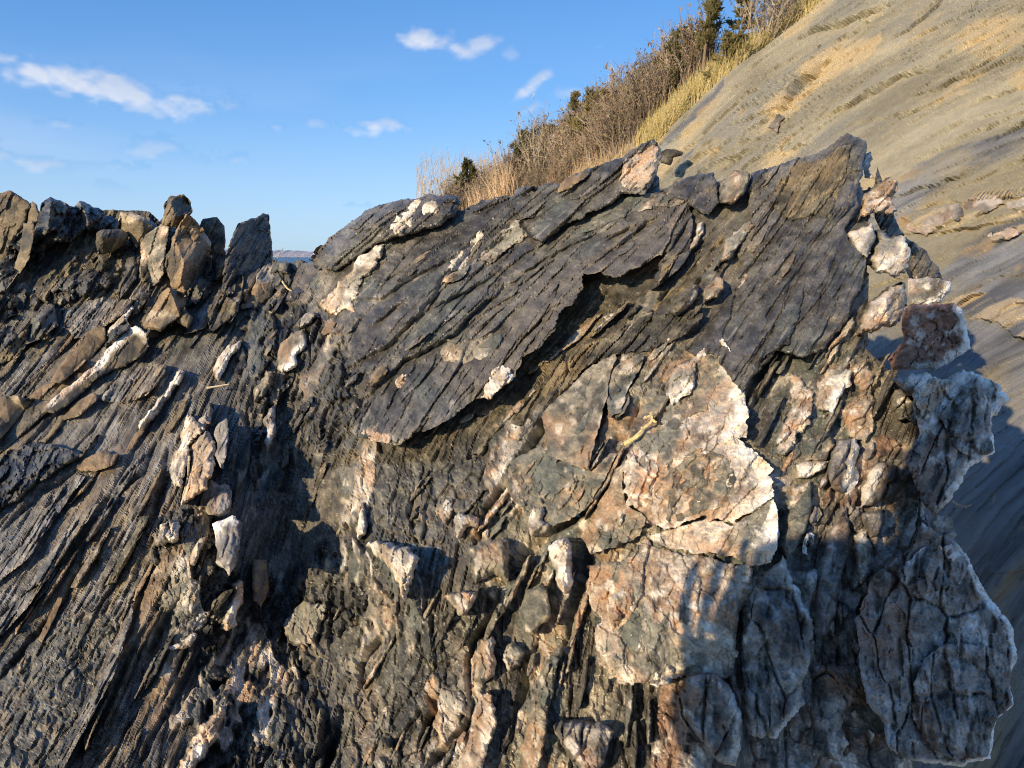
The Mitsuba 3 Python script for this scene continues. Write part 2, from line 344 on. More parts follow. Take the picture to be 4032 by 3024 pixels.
        k = lerp(k, (0.055, 0.055, 0.052), 0.75 * sstep(0.56, 0.68, fb(r * 22, q * 44, s + 92, 4)))
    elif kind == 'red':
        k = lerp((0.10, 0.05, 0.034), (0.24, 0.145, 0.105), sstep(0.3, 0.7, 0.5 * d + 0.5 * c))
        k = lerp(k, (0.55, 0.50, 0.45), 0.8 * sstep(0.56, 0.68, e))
    if edge is not None:      # weathered rims of the blades
        k = lerp(k, {'slate': (0.24, 0.195, 0.135), 'grey': (0.33, 0.27, 0.19), 'olive': (0.29, 0.225, 0.13)}.get(kind, (0.3, 0.25, 0.18)), 0.75 * edge * sstep(0.38, 0.6, fb(r * 5, q * 12, s + 96, 3)))
    return np.clip(k * (0.55 + 0.90 * g[..., None]) * (0.72 + 0.56 * sstep(0.25, 0.75, c)[..., None]), 0.012, 0.82)


RELIEF_OF = {'milky': 'quartz', 'white': 'quartz', 'bluegrey': 'wrinkle', 'red': 'quartz'}

# ---------------------------------------------------------------- the bedrock of the outcrop
OUTLINE = [(-500, 830), (-200, 810), (0, 800), (90, 845), (180, 830), (300, 845), (450, 850), (560, 860), (630, 875), (690, 850), (760, 870), (850, 900), (875, 960), (900, 1040), (1000, 1065), (1080, 1032), (1130, 1034), (1170, 1022), (1215, 1030), (1250, 985), (1300, 935),
           (1380, 885), (1440, 838), (1530, 808), (1640, 795), (1760, 785), (1815, 825), (1900, 795), (2000, 768), (2090, 745), (2200, 725), (2312, 685), (2375, 665), (2475, 615), (2560, 570), (2580, 640),
           (2600, 735), (2700, 700), (2800, 690), (2900, 690), (2960, 700), (3060, 665), (3220, 625), (3320, 560), (3385, 580), (3390, 700), (3440, 800), (3420, 900), (3430, 1050), (3440, 1200), (3430, 1350), (3520, 1440), (3590, 1500),
           (3640, 1620), (3640, 1760), (3640, 1920), (3670, 2080), (3600, 2200), (3500, 2350), (3480, 2600), (3560, 2850), (3640, 3080), (3640, 3420), (-500, 3420)]
OUTPOLY = Polygon(OUTLINE)
_mask = shapely.contains_xy(OUTPOLY, GU.ravel(), GV.ravel()).reshape(GU.shape)

REGIONS = [  # kind, edge softness, polygon; later ones lie over earlier ones
    ('grey', 40, [(-500, 1480), (250, 1350), (620, 1400), (760, 1560), (700, 1900), (640, 2300), (560, 2700), (330, 3420), (-500, 3420)]),
    ('brown', 30, [(-500, 800), (200, 800), (120, 1100), (0, 1300), (-500, 1300)]),
    ('olive', 40, [(300, 850), (700, 880), (880, 1050), (820, 1280), (560, 1320), (300, 1250), (150, 1200)]),
    ('rubble', 40, [(960, 1180), (1250, 1200), (1360, 1300), (1380, 1480), (1440, 1640), (1360, 1760), (1230, 1800), (1150, 1950), (980, 1900), (930, 1500)]),
    ('rubble', 50, [(780, 2450), (1100, 2300), (1300, 2080), (1420, 2150), (1480, 2400), (1420, 2520), (1280, 2560), (1280, 2800), (1340, 3420), (760, 3420)]),
    ('rubble', 40, [(640, 2000), (900, 1950), (950, 2300), (850, 2500), (700, 2480), (560, 2350)]),
    ('grain', 40, [(1300, 2560), (1460, 2400), (1700, 2430), (1880, 2380), (1960, 2450), (2010, 2700), (1990, 3420), (1300, 3420), (1350, 2800)]),
    ('grain', 40, [(1250, 1860), (1500, 1780), (1900, 1800), (1960, 1980), (1850, 2120), (1700, 2160), (1480, 2060), (1300, 2100)]),
    ('grain', 40, [(-500, 2560), (150, 2440), (420, 2420), (520, 2520), (420, 2800), (250, 3420), (-500, 3420)]),
    ('olive', 30, [(2720, 1180), (2900, 980), (2820, 900), (2740, 980), (2560, 1150), (2300, 1130), (2050, 1400), (1950, 1560), (1640, 1730), (1350, 1780), (1180, 1850), (1400, 1850), (1900, 1800), (2140, 1610), (2440, 1390), (2680, 1340)]),
    ('tan', 25, [(2120, 1640), (2260, 1500), (2440, 1390), (2690, 1330), (2740, 1400), (2960, 1750), (3060, 2000), (3060, 2260), (2950, 2500), (2700, 2680), (2380, 2640), (2300, 2400), (2240, 2600), (2180, 3080), (1990, 3080), (2050, 2700), (2020, 2400), (1900, 2350), (1850, 2100), (1980, 1900)]),
    ('tan', 30, [(3060, 1420), (3200, 1340), (3340, 1240), (3420, 1330), (3480, 1480), (3460, 1700), (3300, 1900), (3160, 2060), (3060, 2000), (3020, 1800)]),
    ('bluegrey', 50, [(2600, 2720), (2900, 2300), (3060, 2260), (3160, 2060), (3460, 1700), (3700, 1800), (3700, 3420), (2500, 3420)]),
    ('olive', 60, [(3040, 620), (3340, 540), (3380, 640), (3300, 830), (3100, 850), (2960, 840)]),
]
CRACKS = [  # half width, depth, step of the far side, polyline
    (13, .030, .010, [(1389, 1442), (1479, 1392), (1542, 1356), (1583, 1306), (1628, 1266), (1656, 1234), (1705, 1175), (1732, 1125), (1746, 1089)]),
    (11, .028, .012, [(1452, 1550), (1520, 1492), (1588, 1428), (1669, 1383), (1732, 1356), (1796, 1311), (1850, 1250), (1950, 1170), (2050, 1090)]),
    (8, .020, .008, [(1466, 1288), (1520, 1257), (1551, 1216), (1592, 1184)]),
    (9, .022, .010, [(1429, 1184), (1511, 1175), (1565, 1135), (1651, 1080), (1741, 1035), (1800, 1000)]),
    (16, .045, .01, [(1770, 1085), (1800, 1045), (1850, 985), (1890, 930)]), (22, .05, .01, [(1895, 1010), (1930, 985), (1990, 935), (2030, 900)]),
    (10, .030, .010, [(2389, 952), (2440, 925), (2480, 900)]), (9, .022, .008, [(2398, 993), (2460, 950), (2530, 890), (2565, 870)]),
    (7, .018, .008, [(2000, 1100), (2110, 1050), (2226, 988), (2330, 930), (2400, 900)]), (6, .016, .006, [(2000, 1160), (2080, 1100), (2158, 1047), (2235, 993)]),
    (10, .022, .010, [(1714, 1207), (1780, 1175), (1845, 1148), (1920, 1100), (2000, 1053)]), (7, .018, .006, [(1836, 1288), (1904, 1243), (2000, 1184), (2060, 1150)]),
    (9, .022, .01, [(2600, 1010), (2640, 960), (2690, 890)]), (7, .016, .006, [(2050, 1330), (2130, 1260), (2200, 1190)]),
    (12, .035, .010, [(1845, 2747), (1836, 2612), (1859, 2512), (1886, 2467), (1940, 2399), (1955, 2340)]), (13, .035, .01, [(1655, 2928), (1673, 2860), (1696, 2792), (1678, 2738)]),
    (12, .030, .010, [(1420, 2675), (1443, 2589), (1475, 2539), (1502, 2503)]), (26, .07, 0, [(2280, 2100), (2306, 2180), (2303, 2271), (2285, 2360), (2260, 2420)]),
    (14, .040, .01, [(2068, 2560), (2077, 2610), (2066, 2705), (2040, 2790)]), (12, .035, .01, [(2190, 2590), (2170, 2670), (2160, 2740)]), (9, .025, .005, [(2267, 2407), (2244, 2475), (2226, 2542)]),
    (14, .04, .01, [(1690, 3010), (1796, 2901), (1845, 2838), (1859, 2760)]), (20, .05, .01, [(1255, 3010), (1298, 2928), (1325, 2838)]), (12, .04, 0, [(2904, 2380), (2915, 2500), (2918, 2700)]),
    (22, .05, .015, [(2460, 1738), (2415, 1810), (2385, 1890), (2325, 1995), (2220, 2055), (2150, 2090), (2080, 2170), (2010, 2270)]),
    (10, .03, .005, [(2440, 1400), (2400, 1480), (2395, 1560), (2360, 1680), (2340, 1790)]), (9, .025, .006, [(2540, 1390), (2490, 1500), (2460, 1570), (2440, 1640)]), (8, .02, .005, [(2520, 1580), (2490, 1650), (2420, 1740)]),
    (16, .04, .015, [(2010, 1850), (2060, 1770), (2120, 1680), (2200, 1560), (2300, 1450)]), (14, .035, .01, [(1870, 2120), (1900, 2020), (1960, 1940), (2010, 1850)]),
    (12, .03, .01, [(2720, 1480), (2780, 1390), (2840, 1330), (2900, 1230)]), (12, .03, .01, [(2930, 1560), (2980, 1470), (3060, 1385), (3120, 1300)]), (8, .02, .01, [(2960, 1590), (3000, 1500), (3100, 1400)]),
    (30, .07, 0, [(3215, 2480), (3240, 2300), (3290, 2100), (3370, 1960)]), (20, .06, 0, [(3380, 2620), (3375, 2440), (3430, 2280)]), (16, .05, 0, [(2935, 2900), (2930, 2740)]),
    (14, .03, .012, [(0, 2440), (120, 2330), (240, 2190), (330, 2060), (450, 1930)]), (10, .022, .01, [(-50, 2270), (80, 2170), (200, 2020), (330, 1890)]), (9, .022, .01, [(20, 2640), (150, 2480), (260, 2320), (330, 2200)]),
    (14, .03, .01, [(480, 2160), (560, 2060), (620, 1960), (640, 1800)]), (10, .022, .01, [(420, 1960), (560, 1840), (620, 1720)]), (10, .02, .01, [(500, 2480), (540, 2360), (600, 2230)]), (16, .035, .01, [(560, 2640), (620, 2480), (680, 2380)]),
    (12, .03, .01, [(300, 2980), (400, 2800), (520, 2560)]), (10, .025, .01, [(30, 2060), (160, 1930), (300, 1850)]),
]


def cracks_at(u, v, jitter=True):
    h = np.zeros(np.shape(u))
    if jitter:
        u2, v2 = u + 26 * (fb(u / 55, v / 55, 3, 3) - 0.5), v + 26 * (fb(u / 55, v / 55, 9, 3) - 0.5)
    else:
        u2, v2 = u, v
    for w, dep, step, line in CRACKS:
        L = np.array(line, float)
        reach = max(4 * w, 60)
        ok = np.nonzero((u2 > L[:, 0].min() - reach) & (u2 < L[:, 0].max() + reach) & (v2 > L[:, 1].min() - reach) & (v2 < L[:, 1].max() + reach))[0]
        if not len(ok):
            continue
        p = np.stack([u2[ok], v2[ok]], 1)
        best, side, along = np.full(len(ok), 1e9), np.zeros(len(ok)), np.zeros(len(ok))
        for i in range(len(L) - 1):
            a, d = L[i], L[i + 1] - L[i]
            t = np.clip(((p - a) @ d) / (d @ d), 0, 1)
            e = p - a - t[:, None] * d
            dist = np.hypot(e[:, 0], e[:, 1])
            m = dist < best
            best[m] = dist[m]
            side[m] = np.sign(d[0] * e[:, 1] - d[1] * e[:, 0])[m]
            along[m] = ((i + t) / (len(L) - 1))[m]
        taper = np.sqrt(np.clip(np.sin(np.pi * np.clip(along * 0.9 + 0.05, 0, 1)), 0, 1))
        sd = best * side
        h[ok] -= dep * taper * np.exp(-np.square(np.where(sd > 0, sd / (1.5 * w), sd / (0.55 * w))))
        h[ok] -= step * taper * sstep(-3, 3, sd) * np.exp(-np.maximum(sd, 0) / 90)
        h[ok] += 0.5 * step * taper * sstep(3, -3, sd) * np.exp(np.minimum(sd, 0) / 60)
    return h


STEP = 4.4


def blend(u, v, r, q, seed, fine=1.0):
    """Relief and colour of the bedrock, its kinds mixed along uneven borders."""
    wu, wv = u + 60 * (fb(u / 90, v / 90, 31, 4) - 0.5), v + 60 * (fb(u / 90, v / 90, 37, 4) - 0.5)
    left = np.ones(len(u))
    weights = {}
    for kind, mask in reversed(REGION_MASKS):
        m = np.clip(grid_sample(mask, wu, wv), 0, 1)
        m = sstep(0.35, 0.65, m) * left
        weights[kind] = weights.get(kind, 0) + m
        left = left - m
    weights['slate'] = weights.get('slate', 0) + left
    veins = sstep(0.575 + 0.05 * sstep(2400, 2550, v) * sstep(1250, 1350, u) * sstep(1900, 1800, u), 0.625 + 0.05 * sstep(2400, 2550, v) * sstep(1250, 1350, u) * sstep(1900, 1800, u), fb(r * 6.5 + 2.0 * (fb(r * 14, q * 14, 55, 3) - .5), q * 15 + 0.8 * (fb(r * 12, q * 12, 51, 3) - .5), 57, 4)) * sstep(1780, 1980, v + 0.12 * u) * sstep(560, 760, u) * sstep(2500, 2250, u)
    bands = sstep(0.565, 0.61, fb(r * 1.3, q * 21, 63, 4)) * sstep(780, 600, u) * sstep(1350, 1450, v)
    spots = sstep(0.645, 0.69, fb(r * 8, q * 17, 67, 4)) * sstep(900, 1000, u)
    veins = veins * (1 - sstep(60, 0, np.hypot(np.maximum(np.abs(u - 1140) - 190, 0), np.maximum(np.abs(v - 2080) - 340, 0))))
    pick = sstep(0.42, 0.52, fb(r * 16, q * 24, 59, 3))
    for kind, m in (('white', veins * 0.85 * pick), ('tan', veins * 0.9 * (1 - pick)), ('brown', bands * 0.85), ('tan', spots * 0.8)):
        for kk in list(weights):
            weights[kk] = weights[kk] * (1 - m)
        weights[kind] = weights.get(kind, 0) + m
    h, c, z = np.zeros(len(u)), np.zeros((len(u), 3)), grid_sample(GZ, u, v)
    for kind, w in weights.items():
        ok = np.nonzero(w > 0.02)[0]
        if len(ok):
            far = sstep(1.5, 2.4, z[ok])
            for part, sc in ((ok[far < 1], 1.0), (ok[far > 0], 1.5)):     # farther rock shows its coarser forms
                if len(part):
                    wt = w[part] * np.abs((sc == 1.0) - sstep(1.5, 2.4, z[part]))
                    h[part] += wt * relief(RELIEF_OF.get(kind, kind), r[part] / sc, q[part] / sc, seed, fine) * sc
                    c[part] += wt[:, None] * paint(kind, r[part] / sc, q[part] / sc, seed, EDGE[0])
    h = h + 0.014 * veins + 0.012 * bands + 0.005 * spots
    return h, c


REGION_MASKS = []
for kind, soft, poly in REGIONS:
    m = shapely.contains_xy(Polygon(poly).buffer(0), GU.ravel(), GV.ravel()).reshape(GU.shape).astype(float)
    REGION_MASKS.append((kind, ndimage.gaussian_filter(m, soft / GS / 2)))


def at(u, v, h=0.0, z=None, along=None):
    """The world point of sheet coordinates (u, v), h metres above the rock face."""
    u, v = np.asarray(u, float), np.asarray(v, float)
    d = ray(u, v)
    z = grid_sample(GZ, u, v) if z is None else z
    along = grid_sample(GN, u, v) if along is None else along
    return CAM + d * np.asarray(z)[..., None] + along * np.asarray(h)[..., None]


COVER = np.zeros(GU.shape, bool)       # where slabs hide the bedrock


def build_bedrock():
    uu, vv = np.arange(-330, 4010, STEP), np.arange(500, 3330, STEP)
    U, V = np.meshgrid(uu, vv)
    shape = U.shape
    inside = grid_sample(_mask.astype(float), U.ravel(), V.ravel()).reshape(shape) > 0.5
    dist, (iy, ix) = ndimage.distance_transform_edt(~inside, return_indices=True)
    keep = dist < 34
    Uc, Vc = np.where(inside, U, uu[ix]), np.where(inside, V, vv[iy])
    depth_in = ndimage.distance_transform_edt(inside)
    hidden = ndimage.binary_erosion(COVER, iterations=3)
    hid = grid_sample(hidden.astype(float), U.ravel(), V.ravel()).reshape(shape) > 0.99
    keep &= ~hid
    idx = -np.ones(shape, int)
    idx[keep] = np.arange(keep.sum())
    u, v = Uc[keep], Vc[keep]
    r, q = fabric(u, v)
    h, c = blend(u, v, r, q, 3.0)
    h = h + cracks_at(u, v)
    big = fb(r * 2.2 + 5, q * 5, 8, 3) - 0.5
    h = h + 0.05 * big
    full = np.zeros(shape)
    full[keep] = h
    w = ndimage.gaussian_filter(keep.astype(float), 0.42)
    h = (ndimage.gaussian_filter(full, 0.42) / np.maximum(w, 1e-6))[keep]
    h = h - 0.03 * np.exp(-depth_in[keep] / 5)
    P = at(u, v, h)
    z = grid_sample(GZ, u, v)
    out = dist[keep] * STEP * z / FPX * 2.6
    crest = sstep(3380, 3300, u) * (v < 1500)
    back = lerp((0.12, 0.9, -0.35), (0.0, 0.62, -0.78), crest)
    P = P + back * out[:, None]
    a, b, d, e = idx[:-1, :-1], idx[:-1, 1:], idx[1:, 1:], idx[1:, :-1]
    ok = (a >= 0) & (b >= 0) & (d >= 0) & (e >= 0)
    f = np.concatenate([np.stack([a, e, d], -1)[ok], np.stack([a, d, b], -1)[ok]])
    used = np.unique(f)
    re = np.zeros(len(P), int)
    re[used] = np.arange(len(used))
    put('bedrock', P[used], re[f], c[used], 'slate_material', kind='structure', label='dark folded slate bedrock of the outcrop filling the foreground')


# ---------------------------------------------------------------- slabs, blocks and fins that stand out of the rock face
SLABS = {}


def ragged(poly, amp, seed, step):
    p = np.array(poly, float)
    if Polygon(p).exterior.is_ccw:
        p = p[::-1]
    n = len(p)
    out = []
    for i in range(n):
        a, b = p[i], p[(i + 1) % n]
        k = max(1, int(np.hypot(*(b - a)) / step))
        out += [a + (b - a) * j / k for j in range(k)]
    o = np.array(out)
    t = np.roll(o, -2, 0) - np.roll(o, 2, 0)
    t /= np.linalg.norm(t, axis=1, keepdims=True) + 1e-9
    nrm = np.stack([t[:, 1], -t[:, 0]], 1)
    nrm = ndimage.gaussian_filter1d(nrm, 3, axis=0, mode='wrap')
    d = amp * (1.3 * (fb(o[:, 0] / 70, o[:, 1] / 70, seed, 2) - 0.5) + 1.2 * (fb(o[:, 0] / 22, o[:, 1] / 22, seed + 3, 3) - 0.5) + 0.5 * (fb(o[:, 0] / 9, o[:, 1] / 9, seed + 5, 2) - 0.5))
    q = o + nrm * d[:, None] * 2
    g = Polygon(q).buffer(0)
    if g.geom_type != 'Polygon':
        g = max(g.geoms, key=lambda x: x.area)
    g = Polygon(g.exterior)
    L = g.exterior.length
    k = max(8, int(L / step))
    ring = np.array([g.exterior.interpolate(L * j / k).coords[0] for j in range(k)])
    if not Polygon(ring).is_valid:
        g = Polygon(ring).buffer(0)
        g = max(g.geoms, key=lambda x: x.area) if g.geom_type != 'Polygon' else g
        ring = np.array(g.exterior.coords)[:-1]
    if Polygon(ring).exterior.is_ccw:
        ring = ring[::-1]
    return ring


def slab(name, label, kind, poly, thick=0.04, lift=0.0, hts=None, plane=None, rag=7.0, bevel=0.35, bw=26, sink=None, under=0.2, rough=1.0, parent=None, category='rock', group=None, step=None, big=0.5, rim=None, on=None, cracks=False, tilt=0.45, feather=None):
    """A closed solid: its outline on the rock face, its own thickness, a worn edge and a broken, layered side down into the rock.
    plane = (distance, slope to the right, slope downwards) sets it upright on its own instead of following the face; on = the slab it lies on."""
    seed = (len(SLABS) * 7.31) % 190 + 11
    if kind in ('white', 'quartz'):
        rag = rag * 1.7
    step = step or STEP
    ring = ragged(poly, rag, seed, step)
    pg = Polygon(ring)
    x0, y0, x1, y1 = pg.bounds
    gu, gv = np.meshgrid(np.arange(x0, x1, step), np.arange(y0, y1, step * 0.88))
    gu = gu + (np.arange(gu.shape[0]) % 2)[:, None] * step / 2
    rng = np.random.default_rng(int(seed * 1000))
    pts = np.stack([gu.ravel(), gv.ravel()], 1) + rng.normal(0, step * 0.12, (gu.size, 2))
    tree = cKDTree(ring)
    pts = pts[shapely.contains_xy(pg, pts[:, 0], pts[:, 1])]
    pts = pts[tree.query(pts)[0] > step * 0.6]
    nb = len(ring)
    p = np.vstack([ring, pts])
    tri = Delaunay(p).simplices
    cen = p[tri].mean(1)
    tri = tri[shapely.contains_xy(pg, cen[:, 0], cen[:, 1])]
    e1, e2 = p[tri[:, 1]] - p[tri[:, 0]], p[tri[:, 2]] - p[tri[:, 0]]
    flip = e1[:, 0] * e2[:, 1] - e1[:, 1] * e2[:, 0] > 0
    tri[flip] = tri[flip][:, ::-1]
    u, v = p[:, 0], p[:, 1]
    cu, cv = pg.centroid.x, pg.centroid.y
    zfun = None
    if on:
        base = SLABS[on]
        dirn, zfun = base['dir'], base['z']
        sel = base['tree'].query(np.array([[cu, cv]]))[1][0]
    elif plane:
        zfun = lambda a, b: plane[0] * (1 + plane[1] * (np.asarray(a) - cu) / 1000 + plane[2] * (np.asarray(b) - cv) / 1000)
    if not on:
        zc = float(zfun(cu, cv)) if zfun else float(grid_sample(GZ, [cu], [cv])[0])
        dirn = -ray(cu, cv) / np.linalg.norm(ray(cu, cv))
        nn = grid_sample(GN, [cu], [cv])[0]
        dirn = 0.75 * dirn + 0.25 * nn if not plane else dirn
        dirn /= np.linalg.norm(dirn)
    else:
        zc = float(grid_sample(GZ, [cu], [cv])[0])
    r, q = fabric(u, v)
    dE = tree.query(p)[0]
    tree_p = cKDTree(p)
    if hts:
        H = np.array(hts, float)
        hull = np.array(poly, float)
        pts_h = np.vstack([H[:, :2], hull])
        val = np.concatenate([H[:, 2], np.array([next((x for a, b, x in hts if a == pu and b == pv), thick) for pu, pv in poly])])
        _, first = np.unique(pts_h, axis=0, return_index=True)
        li = LinearNDInterpolator(pts_h[first], val[first])
        h = li(u + 10 * (fb(u / 60, v / 60, seed) - 0.5), v + 10 * (fb(u / 60, v / 60, seed + 9) - 0.5))
        h = np.where(np.isnan(h), thick, h)
    else:
        t = (q - q.min()) / (q.max() - q.min() + 1e-9)
        h = thick * (tilt + (1.1 - tilt) * t ** 0.8)
    wob = bw * (0.5 + fb(u / 50, v / 50, seed + 2, 2))
    edge = np.clip(dE / wob, 0, 1)
    h = h - bevel * np.minimum(thick, 0.05) * (1 - np.sqrt(1 - np.square(1 - edge)))
    sc = float(np.clip((zc / 1.1) ** 0.55, 0.9, 2.0))
    rr_, qq_ = r / sc, q / sc
    top = relief(RELIEF_OF.get(kind, kind), rr_, qq_, seed) * rough * sc
    rim_edge = EDGE[0]
    top = top + big * 0.03 * (fb(r * 3, q * 7, seed, 3) - 0.5)
    if cracks:
        top = top + cracks_at(u, v)
    near_ = tree_p.query(p, k=5)[1]
    top = 0.75 * top + 0.25 * top[near_].mean(1)
    h = h + top
    if on:
        near = base['tree'].query(p)[1]
        h = h + np.median(base['h'][base['tree'].query(p, k=6)[1]], axis=1) if len(base['h']) > 6 else h + base['h'][near]
    h = h + lift
    c = paint(kind, rr_, qq_, seed, rim_edge)
    if feather is None:
        feather = kind in ('tan', 'quartz', 'white', 'bluegrey', 'milky') and not plane and not on
    if feather:        # the crust grows out of the rock on its upper left and breaks off on its lower right
        t = np.roll(ring, -1, 0) - np.roll(ring, 1, 0)
        nv = np.stack([-t[:, 1], t[:, 0]], 1)
        nv /= np.linalg.norm(nv, axis=1, keepdims=True) + 1e-9
        fc = (ndimage.gaussian_filter1d(nv, 8, axis=0, mode='wrap') @ np.array([0.85, 0.5]))[tree.query(p)[1]]
        grow = sstep(0.25, -0.35, fc)
        wide = min(26.0, 0.13 * math.sqrt(pg.area))
        nz = wide * 1.5 * (fb(u / 30, v / 30, seed + 7, 4) - 0.40)
        host = blend(u, v, r, q, 3.0)[1]
        w = sstep(-3, 9, dE + nz - wide * 0.7 * grow)
        c = lerp(host, c, w)
        h = h - grow * (thick + lift) * 0.6 * sstep(wide * 1.6, 0, dE) - (1 - w) * 0.2 * thick
    if rim:
        rk, side, width = rim
        t = np.roll(ring, -1, 0) - np.roll(ring, 1, 0)
        nv = np.stack([-t[:, 1], t[:, 0]], 1)
        nv /= np.linalg.norm(nv, axis=1, keepdims=True) + 1e-9
        nv = ndimage.gaussian_filter1d(nv, 12, axis=0, mode='wrap')
        facing = nv @ np.array(side, float)
        fe = facing[tree.query(p)[1]]
        w = sstep(width * 1.4, width * 0.5, dE + width * 1.1 * (fb(u / 40, v / 40, seed + 6, 3) - 0.5)) * sstep(0.0, 0.5, fe)
        c = lerp(c, 0, w) + paint(rk, rr_, qq_, seed + 3) * w[:, None]
        h = h + w * (relief('quartz', rr_, qq_, seed + 3) * sc - top) * 0.8
    zt = zfun(u, v) if zfun else grid_sample(GZ, u, v)
    along = np.broadcast_to(dirn, (len(u), 3))
    P = at(u, v, h, zt, along)
    # the side
    sk = sink if sink is not None else (0.05 if not plane else 0.10)
    drop = h[:nb] + sk if not on else np.full(nb, thick + 0.01)
    zb = zt[:nb]
    nr = int(np.clip(np.median(drop) * FPX / zc / (step * 2.2), 3, 12))
    t = np.roll(ring, -1, 0) - np.roll(ring, 1, 0)
    nin = np.stack([t[:, 1], -t[:, 0]], 1)
    nin /= np.linalg.norm(nin, axis=1, keepdims=True) + 1e-9
    nin = ndimage.gaussian_filter1d(nin, 4, axis=0, mode='wrap')
    probe = ring + nin * 2
    if np.mean(shapely.contains_xy(pg, probe[:, 0], probe[:, 1])) < 0.5:
        nin = -nin
    rings, cols = [P[:nb]], [c[:nb]]
    arc = np.linspace(0, 1, nb, endpoint=False) * pg.exterior.length
    for j in range(1, nr + 1):
        fr = j / nr
        inset = under * drop * FPX / zc * fr + 6.0 * (ns(arc / 45, np.full(nb, j * 1.7), np.full(nb, seed)) - 0.4) * min(1, thick / 0.03)
        inset = np.clip(inset, -4, 60)
        rr = ring + nin * inset[:, None]
        ru, rv = rr[:, 0], rr[:, 1]
        hh = h[:nb] - drop * fr
        zz = zfun(ru, rv) if zfun else grid_sample(GZ, ru, rv)
        rings.append(at(ru, rv, hh, zz, np.broadcast_to(dirn, (nb, 3))))
        cols.append(c[:nb] * (0.8 + 0.4 * ns(arc / 30, np.full(nb, j * 2.3), np.full(nb, seed + 1)))[:, None])
    base_i = len(P)
    V = np.vstack([P] + rings[1:])
    C = np.vstack([c] + cols[1:])
    ids = [np.arange(nb)] + [base_i + np.arange(nb) + (j - 1) * nb for j in range(1, nr + 1)]
    faces = [tri]
    for j in range(nr):
        a, b = ids[j], ids[j + 1]
        a2, b2 = np.roll(a, -1), np.roll(b, -1)
        faces += [np.stack([a, a2, b], 1), np.stack([a2, b2, b], 1)]
    mid = len(V)
    V = np.vstack([V, V[ids[-1]].mean(0)])
    C = np.vstack([C, C[ids[-1]].mean(0)])
    faces.append(np.stack([ids[-1], np.roll(ids[-1], -1), np.full(nb, mid)], 1))
    key = name if parent is None else f'{parent}__{name}'
    mat = 'slate_material' if kind in ('slate', 'grey', 'rubble') else 'rock_material'
    key = put(key, V, np.vstack(faces), np.clip(C, 0.01, 0.85), mat, label=label, category=category if parent is None else None, group=group)
    SLABS[key] = dict(tree=cKDTree(p), h=h, dir=dirn, z=zfun, poly=pg, kind=kind)
    if parent is None and not plane:
        COVER[:] |= shapely.contains_xy(pg, GU.ravel(), GV.ravel()).reshape(GU.shape)
    return key


def P2(s):
    n = [float(x) for x in s.replace(',', ' ').split()]
    return list(zip(n[::2], n[1::2]))


# --- the big plate in the middle and the crest
big_plate = slab('slate_slab', 'huge dark grey slate slab in the middle with a long undercut lower edge', 'slate',
    P2('2723,798 2705,1002 2669,1056 2565,1142 2547,1128 2590,1040 2600,1005 2530,1035 2460,1085 2400,1110 2340,1090 2275,1095 2270,1150 2245,1190 2190,1260 2165,1310 2120,1360 2050,1410 2010,1480 1960,1530 1870,1560 1800,1620 1740,1660 1640,1700 1580,1735 1500,1720 1420,1715 1390,1690 1440,1600 1480,1530 1430,1480 1385,1430 1360,1350 1340,1250 1400,1200 1430,1100 1500,1040 1600,950 1720,900 1815,830 1900,790 2000,770 2040,860 2090,925 2145,952 2185,920 2240,880 2339,840 2407,810 2452,775 2533,770 2600,760 2700,785'),
    thick=0.02, hts=[(2723, 798, .02), (2705, 1002, .07), (2669, 1056, .08), (2565, 1142, .09), (2547, 1128, .09), (2590, 1040, .09), (2600, 1005, .09), (2530, 1035, .10), (2460, 1085, .11), (2400, 1110, .12), (2340, 1090, .13), (2275, 1095, .14), (2270, 1150, .15), (2245, 1190, .155), (2190, 1260, .16), (2165, 1310, .165), (2120, 1360, .165), (2050, 1410, .17), (2010, 1480, .17), (1960, 1530, .165), (1870, 1560, .15), (1800, 1620, .14), (1740, 1660, .13), (1640, 1700, .12), (1580, 1735, .10), (1500, 1720, .09), (1420, 1715, .06),
                     (2100, 1100, .07), (1900, 1300, .08), (1700, 1500, .07), (2400, 950, .05), (1700, 1150, .03), (2000, 950, .02), (1550, 1300, .03)], rag=9, under=0.35, sink=0.12, bevel=0.5, bw=30, cracks=True)
tip = slab('slate_slab', 'jutting tan tipped slate slab pointing up to the right on the crest', 'slate',
    P2('2590,570 2601,627 2588,681 2560,744 2533,767 2452,771 2407,807 2339,835 2289,866 2240,875 2185,920 2145,952 2090,925 2040,860 2020,800 2100,748 2203,725 2312,675 2375,660 2475,610 2565,559'),
    thick=0.09, hts=[(2020, 800, .02), (2040, 860, .03), (2090, 925, .04), (2100, 748, .03), (2203, 725, .05)], rag=9, under=0.3, sink=0.15, cracks=True)
slab('tan_face', 'rough tan and pink end of the slab', 'quartz', P2('2475,622 2560,572 2586,580 2594,630 2580,681 2553,738 2530,758 2455,760 2443,720 2455,655'), thick=0.016, parent=tip, on=tip, rag=9, bevel=1.0)
slab('quartz_crust', 'knobbly tan quartz crust on the undercut edge', 'white', P2('1888,1555 1905,1520 1935,1495 1960,1455 1990,1445 2008,1470 1985,1510 1955,1535 1915,1556'), thick=0.018, parent=big_plate, on=big_plate, rag=9, bevel=1.0, rough=1.3)
slab('quartz_crust', None, 'quartz', P2('1560,1523 1566,1490 1583,1478 1606,1460 1600,1505 1585,1525'), thick=0.012, parent=big_plate, on=big_plate)
slab('quartz_crust', None, 'quartz', P2('1425,1705 1440,1680 1480,1672 1530,1690 1600,1690 1615,1712 1585,1730 1510,1722'), thick=0.014, parent=big_plate, on=big_plate)
